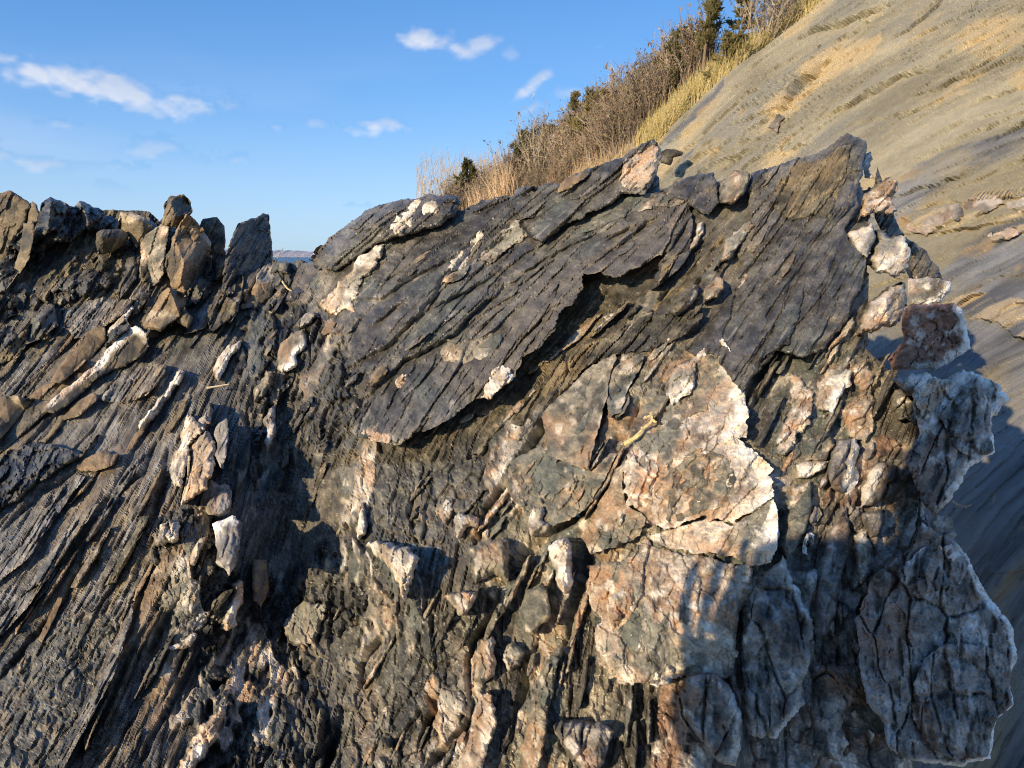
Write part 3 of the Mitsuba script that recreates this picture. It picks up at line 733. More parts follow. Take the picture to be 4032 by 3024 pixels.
slab('quartz_crust', None, 'tan', P2('1760,1330 1800,1350 1850,1340 1900,1320 1975,1320 1968,1360 1920,1400 1830,1430 1760,1420 1730,1380'), thick=0.004, parent=big_plate, on=big_plate, bevel=1)
slab('quartz_crust', None, 'white', P2('2330,960 2380,985 2430,970 2470,985 2440,1000 2370,1000'), thick=0.004, parent=big_plate, on=big_plate, bevel=1)
slab('brown_bar', None, 'brown', P2('1461,1528 1470,1478 1502,1437 1520,1440 1538,1458 1497,1500'), thick=0.035, parent=big_plate, on=big_plate)
slab('quartz_knob', None, 'white', P2('1764,1058 1782,1022 1827,981 1891,913 1902,931 1862,990 1812,1053 1778,1071'), thick=0.03, parent=big_plate, on=big_plate)
slab('quartz_knob', None, 'tan', P2('1741,1112 1787,1076 1850,1044 1836,1080 1787,1116'), thick=0.028, parent=big_plate, on=big_plate)
slab('quartz_knob', None, 'quartz', P2('1882,1022 1904,985 1958,922 2040,870 2075,880 2085,925 2000,990 1930,1040'), thick=0.035, parent=big_plate, on=big_plate)
slab('schist_lens', 'grey green and tan lens under the crest slab', 'tan', P2('2440,775 2520,770 2600,765 2650,785 2690,800 2600,830 2480,850 2350,905 2280,930 2240,930 2330,870'), thick=0.012, parent=big_plate, on=big_plate)
slab('schist_tongue', 'ochre tongue at the lower end of the slab', 'olive', P2('2570,1138 2549,1122 2590,1050 2640,1000 2700,960 2700,1005 2665,1052'), thick=0.012, parent=big_plate, on=big_plate)
mound = slab('slate_hump', 'rounded dark rock hump on the skyline right of the gap', 'slate',
    P2('1221,1026 1253,981 1307,931 1375,886 1434,836 1479,818 1529,804 1583,798 1650,785 1690,766 1750,772 1800,780 1812,800 1790,850 1723,895 1600,935 1479,962 1389,1030 1325,1060 1253,1060'),
    thick=0.10, hts=[(1221, 1026, .02), (1253, 981, .03), (1500, 900, .14), (1253, 1060, .04)], rag=8, bw=60, bevel=1.2, sink=.2)
slab('quartz_patch', 'pale cream quartz over the top of the hump', 'white', P2('1493,940 1542,881 1570,827 1600,795 1640,790 1655,800 1640,836 1628,899 1588,927'), thick=0.025, parent=mound, on=mound, bevel=1)
slab('quartz_patch', None, 'white', P2('1650,850 1665,800 1700,785 1722,800 1714,850 1669,868'), thick=0.025, parent=mound, on=mound, bevel=1)
slab('slate_cap', None, 'slate', P2('1380,905 1440,860 1540,825 1560,840 1520,890 1460,920'), thick=0.02, parent=mound, on=mound)
slab('slate_cap', None, 'rubble', P2('1728,800 1760,785 1800,792 1800,830 1770,860 1735,880'), thick=0.03, parent=mound, on=mound)
slab('quartz_vein', 'pale cream and orange quartz vein running up to the rounded hump', 'white', P2('1240,1207 1271,1162 1325,1089 1389,1022 1479,954 1511,963 1515,990 1488,1040 1434,1094 1407,1144 1389,1220 1344,1229 1289,1248'), thick=0.05, rag=10, bevel=1, tilt=.8)
slab('slate_slab', 'row of dark slate teeth on the crest left of the tan tipped slab', 'slate', P2('2010,790 2040,745 2085,742 2110,765 2125,745 2150,735 2190,722 2205,738 2160,790 2100,850 2060,870'), thick=0.08, rag=9, sink=.15)
slab('slate_slab', 'small orange crusted slab on the crest below the brush', 'brown', P2('2200,730 2250,695 2310,672 2325,685 2300,710 2240,750 2200,765'), thick=0.11, rag=8, sink=.15)
slab('slate_slab', 'blunt dark crest slab in the notch right of the tan tipped slab', 'slate', P2('2600,745 2640,735 2690,705 2760,680 2810,680 2825,730 2830,800 2790,850 2740,830 2700,790 2640,790'), thick=0.06, rag=9, sink=.15)
slab('schist_flake', 'thin pale upright flake on dark slate near the crest', 'white', P2('2746,794 2759,767 2791,744 2798,762 2787,789 2764,798'), thick=0.075, rag=4)
slab('schist_column', 'tan banded rock column on the crest beside the smooth right slab', 'tan', P2('2841,717 2895,667 2945,685 2954,699 2936,771 2886,812 2868,807 2827,798 2827,753'), thick=0.10, rag=8, sink=.15, tilt=.8)
slab('schist_bar', 'white and tan banded bar in front of the smooth right slab', 'quartz', P2('2809,1065 2845,997 2845,952 2886,907 2954,862 2981,898 2949,934 2900,979 2859,1020'), thick=0.06, rag=8, tilt=.8)
slab('slate_slab', 'oval lichen grey slab with a tan rim in the ochre recess', 'olive', P2('2642,1178 2678,1151 2732,1117 2753,1133 2741,1187 2705,1219 2665,1246 2646,1232'), thick=0.07, rag=4, bw=30, bevel=1, rim=('quartz', (0.8, 0.5), 16))
slab('schist_block', 'tan wedge block right of the oval slab', 'tan', P2('2764,1133 2818,1083 2854,1106 2854,1142 2827,1178 2768,1196 2764,1156'), thick=0.07, rag=5)
slab('schist_flake', 'ochre flake standing at the right end of the huge slab', 'quartz', P2('2714,988 2723,943 2741,875 2769,871 2769,920 2737,970'), thick=0.05, rag=5)
slab('slate_slab', 'layered ochre ledge below the undercut edge', 'olive', P2('2700,1240 2765,1205 2740,1290 2680,1330 2560,1385 2430,1400 2330,1430 2230,1520 2120,1620 2010,1720 1900,1800 1850,1790 1960,1690 2090,1550 2200,1440 2300,1360 2450,1290 2560,1235'), thick=0.02, rag=9, rough=1.5)

# --- the smooth right slab and its quartz edge
right = slab('slate_slab', 'tall smooth brown grey slate slab with a peaked top at right', 'slate',
    P2('3333,537 3374,549 3407,573 3398,663 3374,736 3366,825 3325,907 3342,955 3407,1029 3390,1120 3340,1220 3300,1310 3240,1370 3160,1400 3060,1385 2990,1460 2930,1540 2880,1480 2820,1390 2740,1400 2700,1380 2760,1290 2850,1170 2920,1050 2880,960 2960,870 2950,760 2955,690 3000,680 3100,645 3220,615 3290,560'),
    thick=0.05, hts=[(3333, 537, .05), (3000, 680, .04), (2880, 960, .01), (2920, 1050, .01), (2850, 1170, .005), (2760, 1290, .0), (2700, 1380, .01), (3100, 1000, .05), (2740, 1400, .03), (3407, 1029, .06)], rag=9, sink=.15, under=0.2)
slab('slate_sheet', 'olive brown smooth upper sheet', 'olive', P2('3040,840 3060,740 3120,668 3230,640 3310,600 3345,590 3330,690 3300,780 3270,880 3200,860 3120,880'), thick=0.010, parent=right, on=right, rough=0.5, bevel=1)
slab('slate_sheet', None, 'slate', P2('2990,1420 3020,1330 3060,1260 3130,1150 3170,1120 3160,1200 3120,1290 3105,1350 3060,1372'), thick=0.022, parent=right, on=right, rough=0.6)
slab('slate_sheet', None, 'slate', P2('3350,600 3398,610 3385,700 3350,810 3290,900 3255,900 3300,790'), thick=0.016, parent=right, on=right, rough=0.8)
slab('quartz_edge', 'cream quartz knob at the top of the edge', 'white', P2('3395,663 3404,606 3431,586 3446,620 3430,668 3445,700 3410,700'), thick=0.02, lift=-0.05, parent=right, sink=.1)
slab('quartz_edge', 'bulging layered white and grey quartz edge', 'quartz', P2('3366,792 3390,744 3455,703 3504,700 3530,736 3520,801 3530,830 3488,845 3463,838 3407,862 3360,890'), thick=0.07, lift=-.03, parent=right, rough=1.6, sink=.1, rag=9)
slab('quartz_edge', 'broken cream quartz plates at the edge', 'white', P2('3325,915 3358,898 3431,874 3431,898 3440,960 3410,1020 3382,996 3350,963'), thick=0.07, lift=-.01, parent=right, sink=.1)
slab('quartz_edge', None, 'white', P2('3436,900 3496,890 3504,923 3561,939 3553,963 3588,1004 3569,1061 3520,1102 3455,1077 3405,1030 3440,965'), thick=0.08, lift=-.02, parent=right, rough=1.3, sink=.1, rag=9)
slab('slate_edge', 'dark slate behind the quartz edge', 'slate', P2('3440,690 3450,640 3470,700 3520,850 3560,930 3640,980 3700,1060 3720,1110 3600,1120 3500,1000 3440,850'), thick=0.02, lift=-.09, parent=right, plane=(1.75, 0.2, 0))
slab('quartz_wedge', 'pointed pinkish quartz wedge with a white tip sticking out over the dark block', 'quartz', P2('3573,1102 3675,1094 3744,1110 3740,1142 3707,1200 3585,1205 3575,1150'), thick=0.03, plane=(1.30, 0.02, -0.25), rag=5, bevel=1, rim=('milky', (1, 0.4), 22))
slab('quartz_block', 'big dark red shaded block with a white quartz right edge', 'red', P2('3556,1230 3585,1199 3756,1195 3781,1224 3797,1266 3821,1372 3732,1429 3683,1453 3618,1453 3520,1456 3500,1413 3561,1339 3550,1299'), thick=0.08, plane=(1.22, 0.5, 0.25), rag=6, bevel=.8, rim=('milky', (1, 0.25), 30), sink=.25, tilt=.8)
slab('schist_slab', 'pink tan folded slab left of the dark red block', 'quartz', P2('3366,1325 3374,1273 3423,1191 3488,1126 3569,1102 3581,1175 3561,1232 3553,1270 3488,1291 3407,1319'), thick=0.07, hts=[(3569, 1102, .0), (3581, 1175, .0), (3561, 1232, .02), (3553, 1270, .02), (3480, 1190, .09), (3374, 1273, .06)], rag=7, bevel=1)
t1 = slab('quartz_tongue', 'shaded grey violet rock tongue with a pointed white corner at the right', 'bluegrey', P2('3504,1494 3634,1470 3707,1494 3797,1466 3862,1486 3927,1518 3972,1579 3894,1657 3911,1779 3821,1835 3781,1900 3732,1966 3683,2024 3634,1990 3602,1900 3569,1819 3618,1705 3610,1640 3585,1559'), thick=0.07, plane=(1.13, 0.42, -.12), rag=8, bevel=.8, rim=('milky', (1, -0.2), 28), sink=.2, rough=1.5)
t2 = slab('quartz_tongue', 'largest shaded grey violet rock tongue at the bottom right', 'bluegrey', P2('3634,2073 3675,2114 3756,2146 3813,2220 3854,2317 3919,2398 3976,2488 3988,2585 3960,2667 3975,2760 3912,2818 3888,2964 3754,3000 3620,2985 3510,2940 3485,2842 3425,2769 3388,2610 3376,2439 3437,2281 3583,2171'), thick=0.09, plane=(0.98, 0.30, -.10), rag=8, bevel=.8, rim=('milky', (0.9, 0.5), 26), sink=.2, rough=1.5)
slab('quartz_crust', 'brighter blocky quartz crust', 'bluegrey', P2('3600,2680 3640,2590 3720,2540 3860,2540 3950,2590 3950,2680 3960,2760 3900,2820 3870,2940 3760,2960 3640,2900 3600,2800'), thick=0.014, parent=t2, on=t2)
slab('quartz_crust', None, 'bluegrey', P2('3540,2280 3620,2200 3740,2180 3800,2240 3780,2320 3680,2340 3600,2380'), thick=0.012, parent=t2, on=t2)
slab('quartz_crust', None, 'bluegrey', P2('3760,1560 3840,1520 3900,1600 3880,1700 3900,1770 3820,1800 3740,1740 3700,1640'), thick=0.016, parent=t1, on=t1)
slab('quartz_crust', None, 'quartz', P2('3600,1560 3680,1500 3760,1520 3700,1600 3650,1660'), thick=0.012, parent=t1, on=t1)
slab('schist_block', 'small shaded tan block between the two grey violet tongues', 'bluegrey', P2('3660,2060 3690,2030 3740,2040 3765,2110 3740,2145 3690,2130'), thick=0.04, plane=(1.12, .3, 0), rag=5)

# --- the quartz masses right of the middle
m1 = slab('quartz_slab', 'broad tan and pink quartz slab with a bright white right edge in the sun', 'quartz',
    P2('2746,1404 2805,1356 2841,1349 2873,1372 2897,1417 2927,1494 2936,1585 2945,1684 2936,1725 2900,1729 2949,1774 3000,1806 3039,1851 3039,1955 2950,2020 2880,2060 2780,2030 2700,2060 2600,2085 2540,2040 2470,1990 2450,1900 2470,1790 2530,1740 2600,1680 2640,1580 2700,1480'),
    thick=0.02, hts=[(2746, 1404, .035), (2700, 1480, .008), (2640, 1580, .01), (2600, 1680, .008), (2530, 1740, .01), (2470, 1790, .015), (2945, 1684, .05), (3039, 1851, .05), (2800, 1800, .026), (2873, 1372, .045), (2841, 1349, .045), (3039, 1955, .045), (2950, 2020, .024), (2880, 2060, .018), (2780, 2030, .016), (2700, 2060, .014), (2600, 2085, .012), (2540, 2040, .010)], rag=9, bevel=.05, bw=4, rim=('milky', (0.95, -0.1), 62), rough=.62, feather=False)
slab('schist_sheet', 'grey green upper sheet', 'tan', P2('2752,1420 2805,1375 2840,1390 2830,1470 2800,1530 2780,1620 2720,1640 2660,1690 2620,1680 2660,1590 2710,1490'), thick=0.003, parent=m1, on=m1, bevel=.05, bw=4, rough=.6, feather=False)
slab('schist_sheet', 'brown weathered sheet', 'tan', P2('2560,1900 2620,1800 2740,1760 2860,1800 2900,1880 2860,1990 2780,2010 2640,2060 2570,2020'), thick=0.003, parent=m1, on=m1, bevel=.05, bw=4, rough=.6, feather=False)
slab('schist_sheet', None, 'quartz', P2('2500,1990 2480,1900 2520,1800 2600,1760 2580,1850 2550,1930 2560,2010'), thick=0.005, parent=m1, on=m1, bevel=.05, bw=4, rough=.6, feather=False)
slab('quartz_slab', 'cream quartz band below the crack of the broad tan slab', 'quartz', P2('3039,1962 3060,2027 3055,2162 3029,2214 2966,2235 2880,2190 2780,2180 2700,2170 2600,2150 2540,2110 2600,2094 2700,2070 2780,2040 2880,2070 2950,2030'),
    thick=0.012, hts=[(3039, 1962, .036), (3060, 2027, .045), (3055, 2162, .045), (3029, 2214, .035), (2540, 2110, .004)], rag=6, bevel=.05, bw=4, rim=('milky', (0.95, 0.2), 70), rough=.62, feather=False)
m3 = slab('quartz_slab', 'lumpy tan quartz slab on which the shadow of a hand falls', 'quartz', P2('2540,2115 2600,2158 2700,2178 2800,2190 2900,2220 2960,2245 2970,2330 2900,2420 2900,2560 2880,2650 2800,2690 2700,2650 2640,2655 2623,2668 2519,2692 2447,2682 2364,2619 2343,2547 2364,2443 2310,2330 2312,2235 2380,2210 2436,2200 2500,2180'),
    thick=0.012, hts=[(2540, 2115, .004), (2600, 2158, .006), (2312, 2235, .006), (2310, 2330, .01), (2364, 2443, .03), (2519, 2692, .055), (2623, 2668, .06), (2960, 2245, .01), (2970, 2330, .0), (2640, 2400, .05)], rag=10, bevel=.5, bw=16, rough=.62, feather=False)
slab('quartz_lump', None, 'quartz', P2('2400,2420 2410,2340 2450,2310 2495,2310 2510,2370 2500,2440 2465,2470 2420,2470'), thick=0.014, parent=m3, on=m3, bevel=1)
slab('quartz_lump', None, 'white', P2('2560,2690 2580,2640 2620,2605 2660,2640 2640,2680 2600,2700'), thick=0.016, parent=m3, on=m3, bevel=1)
slab('quartz_lump', None, 'white', P2('2350,2570 2360,2520 2420,2560 2480,2620 2520,2660 2500,2690 2430,2675 2370,2625'), thick=0.012, parent=m3, on=m3, bevel=1)
slab('schist_sheet', None, 'tan', P2('2440,2480 2520,2400 2600,2350 2640,2420 2620,2520 2560,2600 2500,2620 2460,2560'), thick=0.003, parent=m3, on=m3, bevel=.05, bw=4, rough=.6, feather=False)
slab('quartz_flake', 'pink and white quartz flake lying against the dark slate above the broad tan slab', 'quartz', P2('2619,1562 2624,1503 2646,1444 2669,1426 2723,1417 2746,1431 2737,1494 2719,1557 2705,1566 2687,1566 2669,1585 2646,1594'), thick=0.03, rag=5, bevel=.15, bw=6, rim=('milky', (0, 1), 30))
slab('schist_sheet', 'tan schist sheet left of the broad quartz slab with a stepped right edge', 'tan', P2('2130,1640 2250,1515 2330,1440 2420,1400 2425,1420 2400,1480 2390,1560 2360,1680 2335,1780 2320,1850 2250,1830 2160,1790'), thick=0.022, rag=7, bevel=.05, bw=4, feather=False)
slab('schist_sheet', 'narrow tan schist sheet between two dark cracks above the yellow root', 'tan', P2('2400,1480 2440,1430 2540,1390 2530,1430 2490,1500 2470,1560 2450,1620 2400,1650 2390,1560'), thick=0.026, rag=6, bevel=.05, bw=4, feather=False)
slab('slate_flake', 'small dark slate flake in the middle of the tan schist', 'slate', P2('2420,1600 2440,1560 2475,1555 2478,1590 2460,1625 2425,1650'), thick=0.02, rag=4)
slab('schist_sheet', 'mottled grey tan sheet cut off by the wide dark crack', 'tan', P2('2000,1830 2060,1790 2130,1760 2200,1800 2330,1860 2400,1790 2425,1790 2385,1880 2330,1980 2265,2035 2180,2075 2100,2060 2050,1990 2000,1930'), thick=0.022, rag=8, bevel=.05, bw=4, feather=False)
slab('schist_sheet', 'long tan sheet just right of the wide dark crack', 'tan', P2('2470,1790 2450,1900 2470,1990 2540,2040 2520,2110 2420,2150 2330,2180 2290,2120 2330,2040 2390,1940 2420,1850'), thick=0.012, rag=8, bevel=.05, bw=4, feather=False)

# --- shaded blocks under the hand shadow
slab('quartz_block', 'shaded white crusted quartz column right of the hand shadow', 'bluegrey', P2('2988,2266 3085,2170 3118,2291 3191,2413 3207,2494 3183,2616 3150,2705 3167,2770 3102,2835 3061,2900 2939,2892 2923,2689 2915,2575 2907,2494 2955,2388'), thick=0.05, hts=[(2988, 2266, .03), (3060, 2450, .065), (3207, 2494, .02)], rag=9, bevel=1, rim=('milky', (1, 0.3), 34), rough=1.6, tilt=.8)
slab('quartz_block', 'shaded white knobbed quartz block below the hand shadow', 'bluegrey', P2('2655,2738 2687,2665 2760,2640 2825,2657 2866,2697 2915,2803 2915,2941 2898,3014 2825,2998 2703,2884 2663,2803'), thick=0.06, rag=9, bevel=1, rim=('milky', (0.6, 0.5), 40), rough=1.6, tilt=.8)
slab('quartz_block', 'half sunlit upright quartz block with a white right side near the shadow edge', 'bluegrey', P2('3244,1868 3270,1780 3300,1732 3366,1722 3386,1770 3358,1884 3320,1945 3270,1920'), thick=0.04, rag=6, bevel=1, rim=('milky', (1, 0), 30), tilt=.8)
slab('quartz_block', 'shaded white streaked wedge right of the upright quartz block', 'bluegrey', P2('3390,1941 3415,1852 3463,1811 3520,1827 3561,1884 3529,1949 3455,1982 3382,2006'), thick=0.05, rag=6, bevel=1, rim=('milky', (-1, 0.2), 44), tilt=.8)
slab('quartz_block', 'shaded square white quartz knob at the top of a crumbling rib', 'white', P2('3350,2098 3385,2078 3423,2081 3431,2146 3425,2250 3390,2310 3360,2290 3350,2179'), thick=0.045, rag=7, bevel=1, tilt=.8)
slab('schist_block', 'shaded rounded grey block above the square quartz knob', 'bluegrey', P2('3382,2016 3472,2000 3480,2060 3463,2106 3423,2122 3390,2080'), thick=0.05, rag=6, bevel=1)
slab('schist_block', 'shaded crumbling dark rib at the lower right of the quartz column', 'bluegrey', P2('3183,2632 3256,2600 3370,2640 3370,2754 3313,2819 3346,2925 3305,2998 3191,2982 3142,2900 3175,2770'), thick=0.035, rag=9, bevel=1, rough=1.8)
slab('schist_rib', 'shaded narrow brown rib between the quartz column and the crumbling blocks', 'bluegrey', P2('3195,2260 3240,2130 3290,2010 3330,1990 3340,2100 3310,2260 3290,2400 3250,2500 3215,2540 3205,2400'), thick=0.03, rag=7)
slab('schist_rib', 'half shaded tan rib along the shadow edge right of the white slab edge', 'tan', P2('3060,2150 3090,2030 3140,1940 3190,1900 3200,1990 3170,2080 3130,2170 3100,2200'), thick=0.025, rag=7)
slab('schist_patch', 'leaf shaped pink patch on dark slate right of the white slab edge', 'quartz', P2('3106,1445 3138,1486 3195,1551 3199,1665 3163,1705 3081,1787 3049,1770 3073,1657 3114,1592'), thick=0.016, rag=7, bevel=.15, bw=6)
slab('schist_patch', 'pink patch with a white right corner', 'quartz', P2('3203,1494 3244,1445 3293,1437 3354,1461 3350,1518 3301,1575 3285,1632 3211,1616'), thick=0.022, rag=6, bevel=.15, bw=6, rim=('milky', (1, .4), 34))
slab('schist_patch', 'broad orange pink patch just left of the shaded tongue', 'quartz', P2('3342,1421 3407,1413 3439,1478 3423,1551 3447,1575 3439,1689 3407,1746 3342,1722 3309,1657 3293,1608 3358,1543'), thick=0.018, rag=7, bevel=.15, bw=6)
slab('schist_patch', 'greenish tan patch above the half sunlit upright block', 'tan', P2('3146,1770 3179,1722 3268,1722 3285,1754 3252,1811 3163,1819'), thick=0.026, rag=5, bevel=.15, bw=6)
slab('schist_patch', 'small white and pink patch with a rusty spot', 'white', P2('3122,1822 3163,1810 3211,1810 3260,1818 3244,1850 3187,1880 3138,1880'), thick=0.022, rag=5, bevel=.15, bw=6)
slab('schist_patch', 'tan patch at the lower end of the pink patches by the shadow', 'quartz', P2('3089,1917 3187,1892 3187,1974 3163,2024 3098,2006'), thick=0.014, rag=6, bevel=.15, bw=6)
slab('schist_patch', 'thin pink streak running up along the smooth right slab', 'quartz', P2('3245,1400 3260,1339 3342,1258 3358,1274 3293,1364 3252,1408'), thick=0.030, rag=5, bevel=.15, bw=6)
slab('schist_patch', 'yellowish crumbly patch between the orange pink patch and the shaded tongue', 'quartz', P2('3480,1429 3545,1388 3537,1437 3496,1518 3590,1510 3620,1530 3610,1624 3590,1665 3537,1657 3500,1575'), thick=0.05, rag=9, bevel=.15, bw=6, rough=1.4)

# --- bottom middle
slab('quartz_shell', 'curved cream quartz ledge like an open shell with a dark hollow behind', 'white', P2('1423,2143 1468,2115 1533,2125 1606,2161 1657,2207 1643,2235 1634,2281 1606,2363 1579,2345 1551,2281 1514,2226 1478,2198'), thick=0.12, rag=6, bevel=.8, under=.3, tilt=.8)
slab('quartz_block', 'cream quartz spur standing above the shell shaped ledge', 'white', P2('1413,2014 1432,1970 1446,2014 1459,2070 1450,2106 1413,2134 1395,2088'), thick=0.08, rag=6, bevel=1, tilt=.8)
slab('quartz_block', 'grey and tan rounded block right of the shell shaped ledge', 'tan', P2('1818,2235 1836,2143 1909,2106 1992,2125 2010,2198 2001,2290 1946,2262 1873,2300'), thick=0.05, rag=7, bevel=1.2, bw=50, tilt=.8)
slab('quartz_slab', 'orange pink slab with a pale upper edge under the rounded block', 'quartz', P2('1717,2345 1781,2327 1863,2327 1900,2308 1882,2354 1845,2419 1808,2428 1762,2373'), thick=0.07, rag=5, bevel=.6)
slab('quartz_block', 'white and orange quartz block beside a deep black cleft', 'white', P2('2149,2149 2190,2108 2235,2113 2253,2145 2256,2217 2249,2316 2222,2339 2194,2312 2181,2262 2154,2190'), thick=0.07, rag=6, bevel=1, tilt=.8)
slab('schist_slab', 'pale grey green plate with a stepped right edge below the wide crack', 'tan', P2('2059,2316 2127,2294 2154,2325 2170,2384 2172,2434 2136,2461 2108,2502 2059,2493 2030,2407'), thick=0.05, rag=5)
slab('schist_slab', 'small tan nub below the pale grey green plate', 'quartz', P2('1985,2530 2027,2511 2063,2570 2050,2624 2000,2645 1960,2600'), thick=0.035, rag=5, bevel=1)
slab('schist_slab', 'tan knob topped slab in the lower middle', 'tan', P2('1850,2603 1886,2512 1940,2503 1954,2530 1940,2566 1954,2612 1945,2657 1904,2693 1850,2684'), thick=0.035, rag=5, bevel=1, rim=('quartz', (1, 0), 30))
slab('schist_slab', 'long smooth pink tan slab at the bottom edge', 'quartz', P2('1780,3080 1790,2990 1836,2883 1859,2792 1886,2720 1922,2725 1949,2792 1949,2883 1931,2919 1904,3000 1890,3080'), thick=0.045, rag=5, rough=.6)
slab('quartz_lens', 'grey white lens left of the long pink tan slab', 'bluegrey', P2('1770,2878 1778,2802 1796,2729 1814,2743 1827,2811 1805,2860'), thick=0.03, rag=4, bevel=1)
slab('quartz_block', 'mottled cream and green quartz block at the edge of the dark pit', 'quartz', P2('1113,2453 1190,2340 1244,2368 1298,2363 1271,2467 1253,2521 1217,2557 1158,2544 1108,2503'), thick=0.06, rag=8, bevel=1, tilt=.8)
slab('stone', 'small six sided tan stone with a shadow to its right', 'tan', P2('1118,2738 1136,2693 1163,2673 1179,2689 1176,2725 1131,2752'), thick=0.03, rag=3, bevel=.8, bw=12, category='stone')
slab('stone', 'tiny pink pebble in a crevice', 'quartz', P2('1402,2517 1411,2494 1434,2494 1443,2512 1429,2530 1407,2530'), thick=0.02, rag=2, bevel=1, bw=14, category='stone')
slab('quartz_flake', 'pink and white quartz patch on dark slate above the quartz knob', 'quartz', P2('1696,2011 1723,1975 1778,1961 1787,2006 1755,2061 1710,2038'), thick=0.012, rag=5, bevel=1)
slab('quartz_block', 'cream quartz knob with a rusty tip by the black crack', 'white', P2('1778,2042 1805,2002 1845,2020 1891,2042 1882,2070 1841,2079 1809,2124 1787,2115'), thick=0.05, rag=5, bevel=1, tilt=.8)
slab('quartz_block', 'white quartz knob under the wide dark crack', 'white', P2('2068,2090 2070,2030 2100,1985 2140,2000 2145,2050 2172,2068 2154,2095 2090,2113'), thick=0.05, rag=5, bevel=1, tilt=.8)
slab('quartz_slab', 'grey and white folded quartz at the bottom below the lumpy slab', 'bluegrey', P2('2166,2848 2270,2830 2364,2839 2420,2880 2400,2930 2380,3000 2330,3060 2250,3000 2200,2920'), thick=0.03, rag=8, bevel=1, rough=1.6)
slab('schist_slab', 'greenish tan rib between two black clefts at the bottom', 'tan', P2('2030,3080 2050,2900 2085,2740 2130,2600 2160,2560 2200,2600 2175,2720 2150,2900 2110,3080'), thick=0.028, rag=7)

# --- the dark pit and the quartz standing left of it
slab('quartz_column', 'left one of the two bright white quartz columns', 'white', P2('674,1852 687,1784 714,1716 746,1635 769,1671 809,1707 769,1744 746,1764 738,1834 718,1924 690,1918'), thick=0.150, rag=6, bevel=1, under=.1, feather=False)
slab('quartz_column', 'right one of the two bright white quartz columns', 'white', P2('750,1852 748,1766 782,1735 814,1712 836,1716 854,1762 845,1830 841,1879 814,1938 769,1974 719,1992 732,1933'), thick=0.190, rag=6, bevel=1, under=.1, feather=False)
slab('quartz_fin', 'pale grey fin leaning on the right white column', 'bluegrey', P2('838,1716 868,1680 895,1667 904,1716 895,1807 877,1857 852,1807 861,1762'), thick=0.220, rag=5, under=.05, feather=False)
slab('quartz_block', 'orange stained quartz behind the two white columns', 'quartz', P2('769,1671 796,1626 827,1585 838,1626 829,1671 800,1703'), thick=0.11, rag=6, bevel=1, tilt=.8)
slab('slate_slab', 'pale grey tilted slab under the two white columns', 'bluegrey', P2('796,1988 836,1942 891,1918 906,1952 902,2033 859,2042 805,2024'), thick=0.15, rag=5)
slab('quartz_column', 'lower shaded quartz column at the brink of the dark pit', 'bluegrey', P2('827,2069 900,2051 927,2087 915,2150 902,2236 877,2268 857,2236 843,2168'), thick=0.220, rag=7, rim=('milky', (-.3, -1), 30), feather=False)
slab('quartz_block', 'orange and black crumbly block left of the lower quartz column', 'quartz', P2('601,2105 633,2055 669,2046 705,2055 705,2123 651,2150 610,2141'), thick=0.07, rag=8, bevel=1, rough=1.6, tilt=.8)
slab('stone', 'smooth tan finger of rock left of the lower quartz column', 'quartz', P2('741,2199 750,2154 787,2114 809,2114 796,2168 769,2227 741,2227'), thick=0.06, rag=3, bevel=1, category='stone')
slab('quartz_block', 'pale wedge of quartz under the dark pit', 'white', P2('859,2475 882,2407 904,2335 893,2299 936,2281 954,2303 949,2358 927,2425 927,2462 886,2484'), thick=0.09, rag=4, tilt=.8)
slab('slate_flake', 'yellow mossy flake leaning on the pale wedge', 'olive', P2('827,2403 836,2367 877,2331 909,2322 886,2362 845,2407'), thick=0.07, rag=3)
slab('quartz_flake', 'curved white flake in a dark hollow at the lower left', 'white', P2('628,2557 646,2534 714,2525 746,2484 778,2498 750,2548 678,2566'), thick=0.04, rag=3)
slab('schist_fin', 'orange striped fin standing alone in the dark pit', 'brown', P2('988,2290 992,2207 1043,2212 1047,2327 1020,2391 992,2364'), thick=0.10, rag=5)
slab('quartz_block', 'cream quartz block at the bottom edge left of the middle', 'white', P2('690,3080 707,2988 772,2869 818,2814 864,2777 887,2805 864,2906 808,2970 772,3016 760,3080'), thick=0.07, rag=8, bevel=1, tilt=.8)
slab('schist_rib', 'long grey green rib from the pale quartz down to the dark pit', 'bluegrey', P2('1086,1527 1108,1527 1104,1559 1086,1618 1088,1703 1063,1771 1054,1794 1036,1744 1041,1703 1032,1649 1054,1608 1081,1590'), thick=0.09, rag=5, bevel=1)
slab('schist_slab', 'pale tan plate in the black rubble', 'tan', P2('1077,1397 1095,1342 1136,1306 1190,1297 1210,1320 1208,1365 1172,1401 1167,1451 1113,1465 1086,1451'), thick=0.07, rag=8, bevel=1, rim=('milky', (.4, .8), 24))
slab('schist_slab', 'pale tan plate below the first in the black rubble', 'tan', P2('990,1530 1018,1505 1045,1451 1081,1469 1068,1514 1040,1560 1000,1585'), thick=0.07, rag=7, bevel=1)
slab('schist_block', 'grey rounded block at the top of the black rubble', 'bluegrey', P2('1154,1288 1172,1252 1208,1223 1240,1229 1249,1243 1226,1275 1190,1293'), thick=0.07, rag=4, bevel=1)
slab('schist_block', 'orange sided dark block in the black rubble', 'brown', P2('1265,1310 1290,1275 1305,1258 1325,1272 1310,1310 1275,1320'), thick=0.05, rag=4)
slab('quartz_lens', 'red and white quartz lens beside a dark hole', 'quartz', P2('832,1450 850,1396 900,1351 950,1342 945,1380 905,1410 891,1445 863,1499 841,1486'), thick=0.09, rag=4, bevel=1, rim=('milky', (1, .2), 20))

